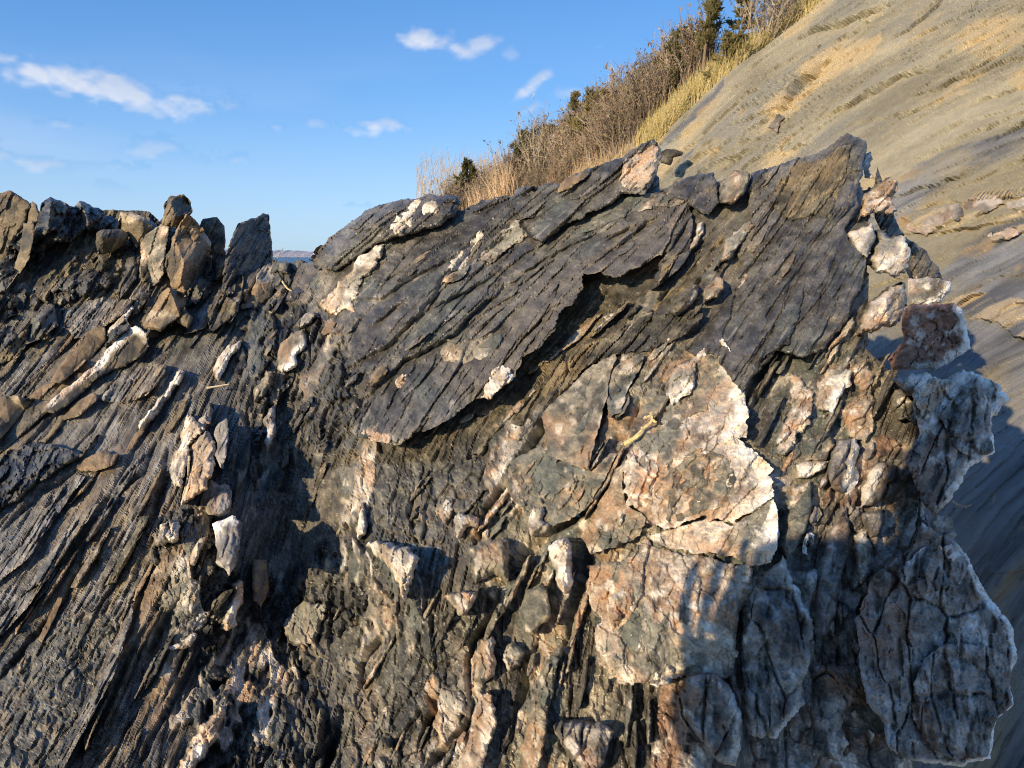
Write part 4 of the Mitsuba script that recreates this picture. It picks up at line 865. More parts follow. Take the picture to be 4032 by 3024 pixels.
# --- the left ridge
slab('slate_rubble', 'low dark crumbly rock closing the notch under the far shore', 'rubble', P2('1060,1120 1070,1062 1085,1040 1110,1030 1150,1034 1185,1022 1215,1034 1250,1050 1240,1110 1180,1150 1110,1150'), plane=(2.9, 0, -.3), thick=.06, rag=4, rough=1.2)
slab('sandstone_block', 'laminated brown block at the far left end of the ridge', 'brown', P2('-80,1100 -80,770 0,763 36,756 63,775 108,799 113,817 97,854 95,881 68,917 54,953 27,1016 9,1080'), plane=(3.55, -.05, -.15), thick=0.15, rag=7, rough=2.2, bevel=.8)
slab('sandstone_block', 'small brown knob beside the laminated block on the skyline', 'brown', P2('93,880 115,808 129,793 145,808 158,849 149,876 127,885'), plane=(3.5, -.3, -.1), thick=0.12, rag=5, bevel=1)
slab('sandstone_plank', 'leaning brown sandstone plank crossed by thin white veins', 'brown', P2('93,881 133,881 131,940 113,1016 77,1075 50,1077 59,1048 81,971'), plane=(3.25, -.5, -.1), thick=0.12, rag=3, rough=1)
slab('slate_peak', 'broad dark peak on the left skyline', 'rubble', P2('136,989 140,903 149,849 158,822 199,784 231,795 289,818 325,845 335,890 271,953 217,953 154,1030'), plane=(3.5, .1, -.2), thick=0.2, hts=[(205, 800, .36), (190, 930, .34), (289, 818, .2), (325, 845, .1)], rag=7, rough=1.5)
slab('slate_peak', 'second dark peak on the left skyline with a brown top', 'rubble', P2('289,820 312,790 335,793 362,818 389,822 420,854 466,881 452,903 389,912 335,900'), plane=(3.6, .1, -.2), thick=0.15, hts=[(320, 800, .32), (350, 870, .28), (466, 881, .05)], rag=6, rough=1.5)
slab('schist_crest', 'low grey ridge behind the peaks', 'olive', P2('391,829 457,827 524,829 583,836 619,863 632,890 600,930 497,930 429,880'), plane=(3.95, .0, -.2), thick=0.2, rag=5, rough=1.5)
slab('sandstone_block', 'broken tan block between the peaks and the standing stone', 'brown', P2('466,899 479,840 520,836 565,854 597,890 565,953 538,971 511,926'), plane=(3.45, -.2, -.2), thick=0.2, hts=[(540, 870, .28), (466, 899, .12)], rag=6, rough=1.6)
slab('boulder', 'dark olive boulder in the shade below the tan block', 'olive', P2('375,953 384,917 402,906 479,903 506,926 497,953 452,989 407,998 384,989'), plane=(3.3, .25, 0), thick=0.15, hts=[(402, 930, .26), (480, 940, .2)], rag=4, bw=30, bevel=1)
slab('boulder', 'craggy olive boulder perched on top of the standing stone', 'olive', P2('637,881 651,804 674,772 696,772 723,763 750,799 755,836 727,866 696,890 651,890'), plane=(3.36, .0, -.2), thick=0.2, hts=[(690, 850, .34), (672, 800, .28), (750, 799, .1)], rag=7, rough=1.6)
slab('standing_stone', 'tall brown standing stone with a sunlit flat left face', 'brown', P2('732,851 769,867 814,926 832,953 823,1062 769,1152 732,1166 678,1125 660,1062 660,998 687,935 705,894'), plane=(3.12, .05, -.15), thick=0.15, hts=[(737, 856, .30), (725, 1030, .34), (715, 1090, .3), (732, 851, .28), (660, 1030, .12), (687, 935, .16), (823, 1062, .02), (832, 953, .0), (814, 926, .02), (769, 1152, .05)], rag=6, rough=2.2)
slab('standing_stone', 'rounded grey right half of the standing stone against the sky', 'olive', P2('800,862 854,854 882,890 888,953 882,994 850,1062 823,1090 780,1060 790,953 780,900'), plane=(3.38, .25, -.1), thick=0.2, rag=4, bw=40, bevel=1.5)
slab('slate_fin', 'dark blue black pointed fin of slate left of the gap in the skyline', 'slate', P2('904,959 940,887 995,863 1034,843 1055,845 1064,941 1073,1001 1078,1045 1030,1130 940,1240 898,1225 874,1130 892,1001'), plane=(3.18, .55, -.1), thick=0.12, hts=[(1034, 843, .12), (1055, 845, .10), (904, 959, .14)], rag=6, rough=1.6)
slab('slate_slab', 'grey green slab with an orange spot under the perched boulder', 'tan', P2('583,917 633,885 660,899 656,962 633,1107 561,1143 538,1107 552,1025 556,962'), plane=(3.2, -.15, -.2), thick=0.15, rag=6, rough=1.5)
slab('sandstone_block', 'brown block split by thin joints below the standing stone', 'brown', P2('567,1283 579,1252 637,1152 665,1136 723,1157 732,1193 705,1242 633,1301'), plane=(2.72, -.1, -.3), thick=0.15, hts=[(665, 1140, .22), (633, 1290, .2), (723, 1157, .05), (732, 1193, .0)], rag=4, rough=1.3)
slab('stone', 'small tan stone right of the split brown block', 'brown', P2('692,1252 714,1213 741,1233 759,1252 741,1292 696,1270'), plane=(2.62, .1, -.2), thick=0.1, rag=3, bevel=1, category='stone')
slab('slate_hump', 'dark crumbly hump in front of the left peaks', 'rubble', P2('190,1134 253,1093 357,1057 416,1062 441,1093 429,1134 316,1175 235,1211 194,1179'), thick=0.14, rag=7, bevel=2, bw=50, rough=1.3)
slab('slate_slab', 'grey crumbly slab below the dark hump', 'grey', P2('235,1224 316,1197 407,1175 520,1188 511,1233 407,1288 325,1333 298,1333 262,1274'), thick=0.10, rag=8, rough=1.6)
slab('quartz_stripe', 'cream quartz stripe above the two long planks', 'white', P2('411,1301 452,1256 524,1193 531,1220 479,1283 425,1328'), thick=0.10, rag=5, bevel=1)
slab('sandstone_plank', 'long flat tan sandstone plank slanting down to the left', 'brown', P2('205,1510 244,1446 344,1319 398,1290 416,1301 416,1342 362,1405 312,1455 260,1500 240,1512'), thick=0.10, hts=[(398, 1290, .11), (416, 1342, .03), (362, 1405, .03), (312, 1455, .03)], rag=3, rough=.7, bevel=.3)
slab('sandstone_plank', 'long brown plank with a white quartz head below the flat tan one', 'brown', P2('174,1626 194,1594 271,1527 375,1450 434,1374 493,1301 533,1292 588,1324 583,1369 542,1414 497,1446 452,1458 393,1490 339,1540 280,1594 226,1626'), thick=0.09, hts=[(533, 1292, .12), (583, 1369, .03), (542, 1414, .03), (497, 1446, .03), (452, 1458, .04), (339, 1540, .05)], rag=5, rim=('milky', (.2, -1), 22))
slab('sandstone_bar', 'slender tan bar tapering down to the left in the grey slope', 'brown', P2('271,1622 280,1599 371,1549 387,1563 384,1581 316,1640 253,1658 212,1716 181,1744 158,1739 190,1712 235,1649'), thick=0.07, rag=3, rough=.7)
slab('sandstone_bar', 'olive bar left of the slender tan bar', 'olive', P2('-40,1790 0,1760 43,1725 59,1676 154,1622 185,1631 136,1671 65,1735 10,1780 -40,1810'), thick=0.06, rag=3, rough=.7)
slab('sandstone_block', 'smooth orange brown block at the left edge of the picture', 'brown', P2('-60,1780 -60,1590 0,1576 27,1565 72,1572 140,1576 99,1617 45,1689 0,1740'), thick=0.10, hts=[(72, 1572, .14), (0, 1740, .12), (140, 1576, .02), (99, 1617, .03), (45, 1689, .05)], rag=3, rough=.5)
slab('sandstone_tile', 'cracked pale tan tile above the orange brown block', 'brown', P2('108,1563 127,1540 181,1513 226,1508 154,1580'), thick=0.06, rag=4)
slab('slate_slab', 'dark lumpy slate slab at the left edge casting a long shadow', 'rubble', P2('-60,1830 0,1807 68,1757 136,1741 181,1748 289,1777 335,1798 316,1807 253,1834 136,1920 0,2024 -60,2050'), thick=0.07, rag=7, rough=.8, bevel=1)
slab('slate_slab', 'streaked grey slab right of the planks on the left slope', 'grey', P2('389,1567 452,1522 565,1450 624,1429 656,1441 651,1477 588,1549 493,1590 407,1581'), thick=0.05, rag=5)
slab('quartz_vein', 'slanting white and orange quartz vein on the left slope', 'white', P2('529,1680 588,1617 633,1545 687,1490 714,1461 732,1472 705,1513 669,1563 642,1603 601,1653 556,1692'), thick=0.08, rag=7, bevel=1, tilt=.8)
slab('sandstone_ledge', 'rusty brown ledge in the middle of the left slope', 'brown', P2('298,1843 335,1807 420,1773 443,1793 470,1789 452,1834 384,1861 316,1855'), thick=0.06, rag=5)
slab('stone', 'white pebble lodged under the rusty ledge', 'white', P2('348,1861 375,1861 378,1879 357,1890'), thick=0.025, rag=2, bw=10, bevel=.8, category='stone')
slab('schist_rib', 'long brown rib running to the bottom edge at the lower left', 'grey', P2('170,3080 230,2960 330,2800 420,2620 480,2450 510,2330 532,2340 512,2470 445,2680 355,2840 270,3000 240,3080'), thick=0.05, rag=4, tilt=.02, bevel=.1, bw=6, rough=1.3)
slab('schist_rib', 'long tan and rust rib across the left slope', 'grey', P2('-60,2500 100,2330 190,2200 275,2085 360,1990 385,1998 300,2120 200,2270 100,2410 -60,2560'), thick=0.045, rag=4, tilt=.02, bevel=.1, bw=6, rough=1.3)
slab('schist_rib', 'pale striped rib in the upper left slope', 'grey', P2('-60,2290 90,2150 180,2000 300,1870 335,1885 210,2050 115,2195 -60,2340'), thick=0.035, rag=4, tilt=.02, bevel=.1, bw=6, rough=1.3)
slab('schist_rib', 'short pale rib with a blunt head near the lower left', 'olive', P2('330,2900 380,2780 420,2690 440,2700 420,2780 360,2900 340,2960'), thick=0.03, rag=4, tilt=.02, bevel=.1, bw=6, rough=1.3)
slab('schist_rib', 'thin orange streak rib on the dark left slope', 'brown', P2('150,2520 190,2430 230,2350 245,2355 215,2440 165,2530'), thick=0.010, rag=3)

# --- loose flakes and splinters along the foliation: pieces of the slab that carries them, or of the bedrock
rng = np.random.default_rng(5)


def flake(u, v, length, width, holder, kind, thick):
    width = max(width, length / 8)
    th = math.radians(float(coarse(GTH * 180 / np.pi, np.array([u]), np.array([v]))[0]))
    d, n = np.array([math.cos(th), -math.sin(th)]), np.array([math.sin(th), math.cos(th)])
    top, bot = [], []
    k = rng.integers(3, 6)
    for i in range(k):
        t = (i + .5 * rng.random()) / (k - .5) - .5
        top.append((t, -.5 * (1 - abs(2 * t)) ** .5 * (.6 + .5 * rng.random())))
        bot.append((t + .1 * rng.random(), .5 * (1 - abs(2 * t)) ** .4 * (.6 + .6 * rng.random())))
    pts = [np.array([u, v]) + d * a * length + n * b * width for a, b in top + bot[::-1]]
    pg = Polygon(pts)
    if not pg.is_valid or pg.area < 300:
        return
    ht = [(*p, thick * .25) for p in pts[:k]] + [(*p, thick) for p in pts[k:]]
    slab('flake', None, kind, [tuple(p) for p in pts], thick=thick, hts=ht, rag=3.5, bw=8, bevel=.5, under=.1, parent=holder, on=holder if holder != 'bedrock' else None, big=0, sink=.02, step=5.0)


def scatter_flakes():
    done = 0
    holders = [k for k in SLABS if '__' not in k]
    for k in holders:
        s = SLABS[k]
        if s['kind'] not in ('slate', 'olive', 'grey', 'tan') or s['poly'].area < 25000:
            continue
        x0, y0, x1, y1 = s['poly'].bounds
        for _ in range(int(min(34, s['poly'].area / 9000))):
            u, v = rng.uniform(x0, x1), rng.uniform(y0, y1)
            if shapely.contains_xy(s['poly'].buffer(-30), u, v):
                flake(u, v, rng.uniform(50, 170), rng.uniform(14, 36), k, s['kind'] if rng.random() < .85 else 'tan', rng.uniform(.004, .011))
    def block(u, v, sz, el, kinds, deep, spin=15, rough=.8):
        n, a0 = rng.integers(5, 9), rng.uniform(0, 6)
        th = math.radians(float(coarse(GTH * 180 / np.pi, np.array([u]), np.array([v]))[0]) + rng.normal(0, spin))
        ang = np.sort(a0 + np.arange(n) * 2 * np.pi / n + rng.uniform(-.35, .35, n))
        rad = sz * rng.uniform(.75, 1.2, n)
        pts = [(u + d * (math.cos(x) * math.cos(th) + el * math.sin(x) * math.sin(th)), v + d * (-math.cos(x) * math.sin(th) + el * math.sin(x) * math.cos(th))) for x, d in zip(ang, rad)]
        t = sz * el * deep * rng.uniform(.8, 1.5) * float(grid_sample(GZ, [u], [v])[0]) / FPX
        hh = [(*p, t * rng.uniform(.15, .9)) for p in pts] + [(u + rng.uniform(-.4, .4) * sz, v + rng.uniform(-.3, .3) * sz * el, t * rng.uniform(1.1, 1.7))]
        if Polygon(pts).is_valid:
            slab('block', None, str(rng.choice(kinds)), pts, thick=t, hts=hh, rag=3.0, bw=7, bevel=.4, under=.15, parent='bedrock', big=0, sink=.06, step=5.0, rough=rough, feather=False)

    for k in range(150):       # broken blocks strewn over the left ridge, the large ones first
        u, v = rng.uniform(-30, 1180), rng.uniform(880, 1420)
        if not shapely.contains_xy(OUTPOLY.buffer(-25), u, v) or grid_sample(COVER.astype(float), [u], [v])[0] > .2 or v > 1480 - .25 * u:
            continue
        block(u, v, rng.uniform(55, 125) if k < 50 else rng.uniform(18, 60), rng.uniform(.22, .55), ['olive', 'rubble', 'brown', 'grey', 'olive', 'slate', 'rubble'], 2.2, 9, 1.3)
    for k in range(85):        # shaded crumbling ribs at the lower right
        u, v = rng.uniform(2960, 3470), rng.uniform(1850, 3010)
        if not shapely.contains_xy(OUTPOLY.buffer(-20), u, v) or u < 3240 - .25 * (v - 1850) or grid_sample(COVER.astype(float), [u], [v])[0] > .6:
            continue
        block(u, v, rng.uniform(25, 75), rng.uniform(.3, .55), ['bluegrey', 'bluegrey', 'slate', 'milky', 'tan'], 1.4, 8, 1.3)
    for k in range(34):        # crumbly knobs of the dark hollow ground at the lower middle
        u, v = rng.uniform(960, 2320), rng.uniform(1900, 3010)
        if grid_sample(COVER.astype(float), [u], [v])[0] > .2 or (930 < u < 1280 and 1850 < v < 2420):
            continue
        block(u, v, rng.uniform(18, 48), rng.uniform(.35, .7), ['tan', 'bluegrey', 'white', 'rubble', 'slate', 'grain'], 1.2, 20, 1.2)
    tries = 0
    while done < 200 and tries < 3000:
        tries += 1
        u, v = rng.uniform(0, 3500), rng.uniform(900, 3020)
        if not shapely.contains_xy(OUTPOLY.buffer(-50), u, v) or grid_sample(COVER.astype(float), [u], [v])[0] > .2:
            continue
        kind = 'slate'
        for rk, m in REGION_MASKS:
            if grid_sample(m, [u], [v])[0] > .5:
                kind = rk
        kk = kind if rng.random() < .72 else {'slate': 'tan', 'grey': 'brown', 'rubble': 'tan', 'olive': 'quartz', 'tan': 'quartz', 'bluegrey': 'white', 'brown': 'olive', 'grain': 'tan'}[kind]
        if kind == 'grey' and rng.random() < .6:
            flake(u, v, rng.uniform(160, 460), rng.uniform(10, 26), 'bedrock', 'brown' if rng.random() < .7 else 'olive', rng.uniform(.012, .032))
        elif kind in ('rubble', 'bluegrey', 'brown'):
            flake(u, v, rng.uniform(40, 110), rng.uniform(20, 55), 'bedrock', kk, rng.uniform(.012, .04))
        else:
            flake(u, v, rng.uniform(80, 330), rng.uniform(11, 34), 'bedrock', kk, rng.uniform(.006, .026))
        done += 1


build_bedrock()
scatter_flakes()


# ---------------------------------------------------------------- the cliff behind, the bank with its brush, the shore
def surface(points, u0, v0, u1, v1, step):
    D = np.array(points, float)
    f = RBFInterpolator(D[:, :2] / 1000, np.log(D[:, 2]), kernel='thin_plate_spline', smoothing=0.003)
    gu, gv = np.meshgrid(np.arange(u0, u1, 20.0), np.arange(v0, v1, 20.0))
    g = np.exp(f(np.stack([gu.ravel(), gv.ravel()], 1) / 1000)).reshape(gu.shape)
    return lambda u, v: ndimage.map_coordinates(g, [(np.asarray(v, float) - v0) / 20.0, (np.asarray(u, float) - u0) / 20.0], order=1, mode='nearest')


CLIFF_Z = surface([(2300, 900, 9.8), (2480, 700, 9.5), (2560, 600, 9.5), (2900, 250, 9.4), (3240, 0, 9.4), (3500, -300, 9.4), (3000, 500, 7.6), (3300, 400, 7.0), (3600, 200, 7.0), (4100, -100, 7.0), (4700, -300, 6.8), (3500, 800, 5.0), (4032, 500, 5.0), (4700, 400, 4.4),
                   (3600, 1100, 3.7), (4032, 1000, 3.5), (4700, 1000, 3.1), (3700, 1500, 2.7), (4032, 1500, 2.45), (4700, 1500, 2.2), (3800, 2200, 2.0), (4100, 2200, 1.85), (4700, 2300, 1.7), (3700, 3100, 1.65), (4100, 3100, 1.5), (3400, 1500, 3.2), (3350, 3100, 1.75), (3000, 1200, 5.0)], 2200, -500, 4800, 3400, 20)
CLIFF_OUT = Polygon([(2300, 900), (2400, 800), (2480, 715), (2560, 612), (2650, 490), (2760, 380), (2900, 255), (3000, 192), (3100, 112), (3180, 52), (3260, -20), (3400, -150), (3560, -330), (4640, -330), (4640, 3260), (3350, 3260), (3300, 1500), (2900, 1100), (2300, 1000)])
CLIFF_CRACKS = [(14, .18, .08, [(2990, 480), (3080, 410), (3140, 330), (3200, 280), (3290, 200)]), (10, .07, .03, [(3050, 330), (3120, 300), (3190, 290)]), (10, .14, .08, [(3150, 150), (3260, 100), (3380, 60), (3480, 20)]),
                (9, .10, .06, [(3240, 460), (3340, 410), (3450, 350), (3540, 300), (3680, 270)]), (8, .05, .02, [(3330, 500), (3450, 470), (3600, 440), (3720, 400)]), (7, .05, .02, [(2760, 690), (2860, 640), (2950, 590), (3080, 520)]),
                (8, .05, .03, [(3560, 830), (3700, 800), (3860, 790), (4032, 760)]), (7, .04, .02, [(3600, 640), (3760, 560), (3900, 500), (4040, 480)]), (7, .05, .02, [(3780, 330), (3900, 260), (4040, 220)]), (8, .05, .03, [(3540, 930), (3700, 900), (3900, 860), (4080, 850)]),
                (6, .03, .01, [(3640, 1150), (3800, 1080), (4040, 1050)]), (6, .03, .01, [(3880, 1300), (3960, 1280), (4080, 1240)]), (7, .06, .02, [(2620, 560), (2700, 520), (2800, 470)]), (6, .04, .02, [(3560, 160), (3700, 110), (3860, 30)])]
PATCH = {'blue': [[(3420, 800), (3560, 700), (3800, 620), (4100, 480), (4700, 400), (4700, 3300), (3300, 3300), (3300, 1100)], [(2560, 612), (2660, 490), (2790, 370), (2900, 300), (2860, 420), (2760, 540), (2640, 640), (2580, 690)], [(2700, 700), (2760, 600), (2830, 540), (2900, 560), (2850, 650)]],
         'tan': [[(3560, 830), (3760, 780), (3860, 760), (4100, 770), (4700, 700), (4700, 800), (4080, 850), (3900, 870), (3760, 920), (3600, 930)], [(3860, 900), (4100, 880), (4100, 940), (3900, 960)], [(3600, 1220), (3800, 1180), (4100, 1240), (4200, 1420), (3900, 1330)]],
         'gold': [[(2980, 500), (3060, 400), (3180, 270), (3300, 160), (3420, 60), (3500, 80), (3360, 220), (3240, 330), (3120, 470), (3040, 560)], [(2700, 720), (2850, 610), (3050, 560), (3250, 560), (3000, 680), (2800, 740)], [(3600, 250), (3800, 170), (3990, 100), (4000, 160), (3800, 240)]]}

CGU, CGV = np.meshgrid(np.arange(2220, 4781, 60.0), np.arange(-480, 3381, 60.0))

_rc = np.random.default_rng(23)
for _ in range(70):
    _u, _v = _rc.uniform(2620, 4150), _rc.uniform(-100, 1500)
    _sl = math.radians(float(np.interp(_v, [0, 500, 900, 1300], [32, 30, 17, 24])) + _rc.normal(0, 4))
    _L = _rc.uniform(90, 420)
    CLIFF_CRACKS.append((_rc.uniform(3.5, 7), _rc.uniform(.03, .09), _rc.uniform(.0, .03), [(_u + t * _L * math.cos(_sl), _v - t * _L * math.sin(_sl) + _rc.normal(0, 7)) for t in np.linspace(0, 1, 5)]))


def build_cliff():
    global CRACKS
    STEPC = 5.5
    uu, vv = np.arange(2320, 4620, STEPC), np.arange(-320, 3240, STEPC)
    U, V = np.meshgrid(uu, vv)
    inside = shapely.contains_xy(CLIFF_OUT, U.ravel(), V.ravel()).reshape(U.shape)
    buried = shapely.contains_xy(OUTPOLY.buffer(-160), U.ravel(), V.ravel()).reshape(U.shape)
    dist, (iy, ix) = ndimage.distance_transform_edt(~inside, return_indices=True)
    keep = (dist < 14) & ~buried
    coarse_out = (U > 4150) | (V < -60)
    idx = -np.ones(U.shape, int)
    idx[keep] = np.arange(keep.sum())
    u, v = np.where(inside, U, uu[ix])[keep], np.where(inside, V, vv[iy])[keep]
    z = CLIFF_Z(u, v)
    P = at(u, v, 0.0, z)
    lift = np.array([-.62, -.78, .10])
    CF = np.array([(3240, 50, 40), (2800, 500, 44), (3500, 400, 29), (4000, 200, 28), (4600, 0, 28), (3650, 900, 17), (4000, 900, 14), (4600, 900, 16), (3900, 1400, 24), (4100, 1700, 40), (3800, 2400, 62), (4600, 2600, 60), (3600, 3200, 64), (2500, 900, 40)], float)
    th = np.radians(RBFInterpolator(CF[:, :2] / 1000, CF[:, 2], kernel='linear')(np.stack([CGU.ravel(), CGV.ravel()], 1) / 1000)).reshape(CGU.shape)
    gm = CLIFF_Z(CGU, CGV) / FPX
    gq, gr = integrate(np.sin(th) * gm, np.cos(th) * gm, 60.0), integrate(np.cos(th) * gm, -np.sin(th) * gm, 60.0)
    r, q = (ndimage.map_coordinates(g, [(v + 480) / 60.0, (u - 2220) / 60.0], order=3, mode='nearest') for g in (gr, gq))
    nrm = lift / np.linalg.norm(lift)
    bend = fb(r * 0.5, q * 0.8, 71, 3) - 0.5
    wr = fb(r * 5, q * 9, 77, 3) - .5
    q2, r = q + .22 * bend + .03 * wr, r + .10 * wr
    scale = sstep(2.0, 6.0, z)
    k = 1.0 / (0.55 + 1.5 * scale)                # farther beds show coarser
    a1, e_1, _ = facet(r * .5 + 3, q2 * 5.5, 3.0, .9)
    a2, e_2, _ = facet(r * 1.1 + 3, q2 * 19, 9.0, .9)
    a3, e_3, _ = facet(r * 2.8 + 3, q2 * 55, 13.0, .9)
    h = .013 * (a1 - .5) * (.4 + scale) + .012 * (a2 - .5) * (.4 + scale) + .009 * (a3 - .5) + .006 * (fb(r * 8, q2 * 40, 5, 4) - .5)
    lay = q2 * 26 + 1.5 * fb(r * 2, q2 * 6, 4, 3)
    h += .006 * (lay - np.floor(lay)) * sstep(.4, .65, fb(r * 1.1, q2 * 3, 12, 2))
    lines = np.exp(-np.square(e_2 / .05)) * sstep(.45, .62, fb(r * .8, q2 * 5, 19, 3))
    h -= .02 * lines * (.4 + scale)
    keep_cr, CRACKS = CRACKS, CLIFF_CRACKS
    h += 0.6 * cracks_at(u, v) * (0.4 + 0.6 * scale)
    CRACKS = keep_cr
    m = {kk: np.zeros(len(u)) for kk in PATCH}
    wu, wv = u + 260 * (fb(r * 1.2, q2 * 5, 41, 4) - .5), v + 200 * (fb(r * 1.2, q2 * 5, 47, 4) - .5)
    for kk, polys in PATCH.items():
        for pl in polys:
            m[kk] = np.maximum(m[kk], shapely.contains_xy(Polygon(pl).buffer(0), wu, wv))
    a, b, c, d = fb(r * .9, q2 * 8, 60, 5), fb(r * .7, q2 * 3.6, 62, 5), fb(r * 2.6, q2 * 48, 64, 4), fb(r * 1.8, q2 * 6, 66, 5)
    col = lerp((.19, .172, .122), (.35, .318, .228), sstep(.3, .7, .45 * a + .2 * c + .35 * d))
    col = lerp(col, (.20, .195, .165), .8 * sstep(.48, .66, b))
    col = lerp(col, (.42, .31, .155), .5 * sstep(.58, .70, d))
    blue = lerp((.095, .098, .103), (.235, .238, .235), sstep(.3, .7, .5 * a + .5 * c))
    blue = lerp(blue, (.29, .25, .15), .75 * sstep(.55, .68, b))
    blue = lerp(blue, (.36, .25, .12), .7 * sstep(.63, .72, d))
    col = lerp(col, 0, m['blue']) + blue * m['blue'][:, None]
    col = lerp(col, (.46, .36, .21), .75 * m['tan'] * sstep(.35, .6, c))
    col = lerp(col, (.45, .345, .19), .65 * m['gold'] * sstep(.42, .60, d))
    h += .05 * m['tan'] * (facet(r * 9, q2 * 20, 33.0, 1)[0]) + .03 * m['gold'] * (facet(r * 3, q2 * 11, 37.0, 1)[0] - .4)
    col = np.clip(col * (.84 + .32 * fb(r * 22, q2 * 120, 7, 2))[:, None], .02, .7)
    P = P + nrm * h[:, None]
    P = P + np.array([.35, .9, -.25]) * (dist[keep] * STEPC * z / FPX * 1.5)[:, None]
    a, b, d, e = idx[:-1, :-1], idx[:-1, 1:], idx[1:, 1:], idx[1:, :-1]
    ok = (a >= 0) & (b >= 0) & (d >= 0) & (e >= 0)
    f = np.concatenate([np.stack([a, e, d], -1)[ok], np.stack([a, d, b], -1)[ok]])
    put('cliff', P, f, col, 'rock_material', kind='structure', label='tall smooth yellowish grey slate cliff face slanting up behind the outcrop')


build_cliff()


def cliff_slab(name, label, kind, poly, thick, **more):
    pg = Polygon(poly)
    c = pg.centroid
    z = float(CLIFF_Z([c.x], [c.y])[0])
    du = float(np.log(CLIFF_Z([c.x + 50], [c.y])[0] / CLIFF_Z([c.x - 50], [c.y])[0])) * 10
    dv = float(np.log(CLIFF_Z([c.x], [c.y + 50])[0] / CLIFF_Z([c.x], [c.y - 50])[0])) * 10
    slab(name, label, kind, poly, thick=thick, plane=(z, du, dv), parent='cliff', step=5.5, **more)


for pl, kk, th in (('3560,905 3600,850 3700,810 3780,800 3790,850 3720,890 3640,920', 'quartz', .07), ('3790,810 3860,765 3930,770 3960,800 3900,835 3800,850', 'quartz', .08), ('3960,795 4040,775 4130,770 4130,830 4040,840 3960,835', 'quartz', .06),
                   ('3880,930 3920,895 3990,895 4030,915 3980,935 3900,950', 'quartz', .06), ('3020,500 3060,450 3090,460 3060,520', 'tan', .05)):
    cliff_slab('ledge', None, kk, P2(pl), th, rag=8, rough=1.8, bevel=.8)
slab('stone', 'rounded banded tan rock lump at the foot of the cliff behind the tan tipped slab', 'olive', P2('2602,640 2600,600 2625,585 2660,590 2690,600 2685,612 2650,620 2640,650'), thick=.2, plane=(8.2, .1, 0), rag=3, bevel=2, bw=30, category='stone')

# the bank
BANK_Z = surface([(1500, 950, 19), (1650, 900, 17), (2000, 900, 15), (2400, 850, 12), (2600, 620, 10.4), (2900, 270, 10.1), (3250, 0, 10.1), (3500, -250, 10.5), (1700, 800, 20), (1900, 720, 19), (2200, 500, 18), (2500, 330, 16), (2800, 190, 14), (3000, 90, 13), (3250, -130, 13), (2800, 900, 11)], 1400, -500, 3700, 1100, 20)
BANK_OUT = Polygon([(1560, 1000), (1640, 930), (1720, 870), (1800, 800), (1930, 745), (2110, 660), (2260, 570), (2450, 460), (2640, 360), (2850, 240), (3000, 150), (3200, -10), (3430, -290), (3300, -20), (3160, 100), (3050, 190), (2950, 270), (2800, 400), (2690, 510), (2610, 630), (2540, 720), (2460, 850), (2400, 1050)])


def build_bank():
    s = 9.0
    uu, vv = np.arange(1560, 3660, s), np.arange(-320, 1060, s)
    U, V = np.meshgrid(uu, vv)
    inside = shapely.contains_xy(BANK_OUT, U.ravel(), V.ravel()).reshape(U.shape)
    dist, (iy, ix) = ndimage.distance_transform_edt(~inside, return_indices=True)
    keep = dist < 12
    idx = -np.ones(U.shape, int)
    idx[keep] = np.arange(keep.sum())
    u, v = np.where(inside, U, uu[ix])[keep], np.where(inside, V, vv[iy])[keep]
    z = BANK_Z(u, v)
    P = at(u, v, 0.0, z)
    P[:, 2] += .25 * (fb(P[:, 0] * 1.5, P[:, 1] * 1.5, P[:, 2] * 1.5, 4) - .5)
    P = P + np.array([0, .9, -.4]) * (dist[keep] * s * z / FPX * 1.6)[:, None]
    n = fb(P[:, 0] * 3, P[:, 1] * 3, P[:, 2] * 4, 4)
    col = lerp((.16, .12, .075), (.34, .27, .17), sstep(.3, .7, n))
    a, b, d, e = idx[:-1, :-1], idx[:-1, 1:], idx[1:, 1:], idx[1:, :-1]
    ok = (a >= 0) & (b >= 0) & (d >= 0) & (e >= 0)
    f = np.concatenate([np.stack([a, e, d], -1)[ok], np.stack([a, d, b], -1)[ok]])
    put('hillside', P, f, col, 'plain_material', smooth=True, kind='structure', label='tan earth bank under the brush beside the cliff')


build_bank()


def tubes(paths, radii, sides=3):
    """paths (n, k, 3), radii (n, k): n separate tapered twigs."""
    p, rad = np.asarray(paths, float), np.asarray(radii, float)
    n, k = p.shape[:2]
    t = np.gradient(p, axis=1)
    t /= np.linalg.norm(t, axis=-1, keepdims=True) + 1e-12
    ref = np.where(np.abs(t[..., 2:]) < .9, [0, 0, 1.0], [1.0, 0, 0])
    a = np.cross(t, ref)
    a /= np.linalg.norm(a, axis=-1, keepdims=True) + 1e-12
    b = np.cross(t, a)
    ang = np.arange(sides) * 2 * np.pi / sides
    v = p[:, :, None] + rad[:, :, None, None] * (np.cos(ang)[:, None] * a[:, :, None] + np.sin(ang)[:, None] * b[:, :, None])
    i, j = np.meshgrid(np.arange(k - 1), np.arange(sides), indexing='ij')
    q0 = np.stack([i * sides + j, i * sides + (j + 1) % sides, (i + 1) * sides + (j + 1) % sides, (i + 1) * sides + j], -1).reshape(-1, 4)
    q = (q0[None] + (np.arange(n) * k * sides)[:, None, None]).reshape(-1, 4)
    return v.reshape(-1, 3), np.vstack([q[:, [0, 1, 2]], q[:, [0, 2, 3]]])


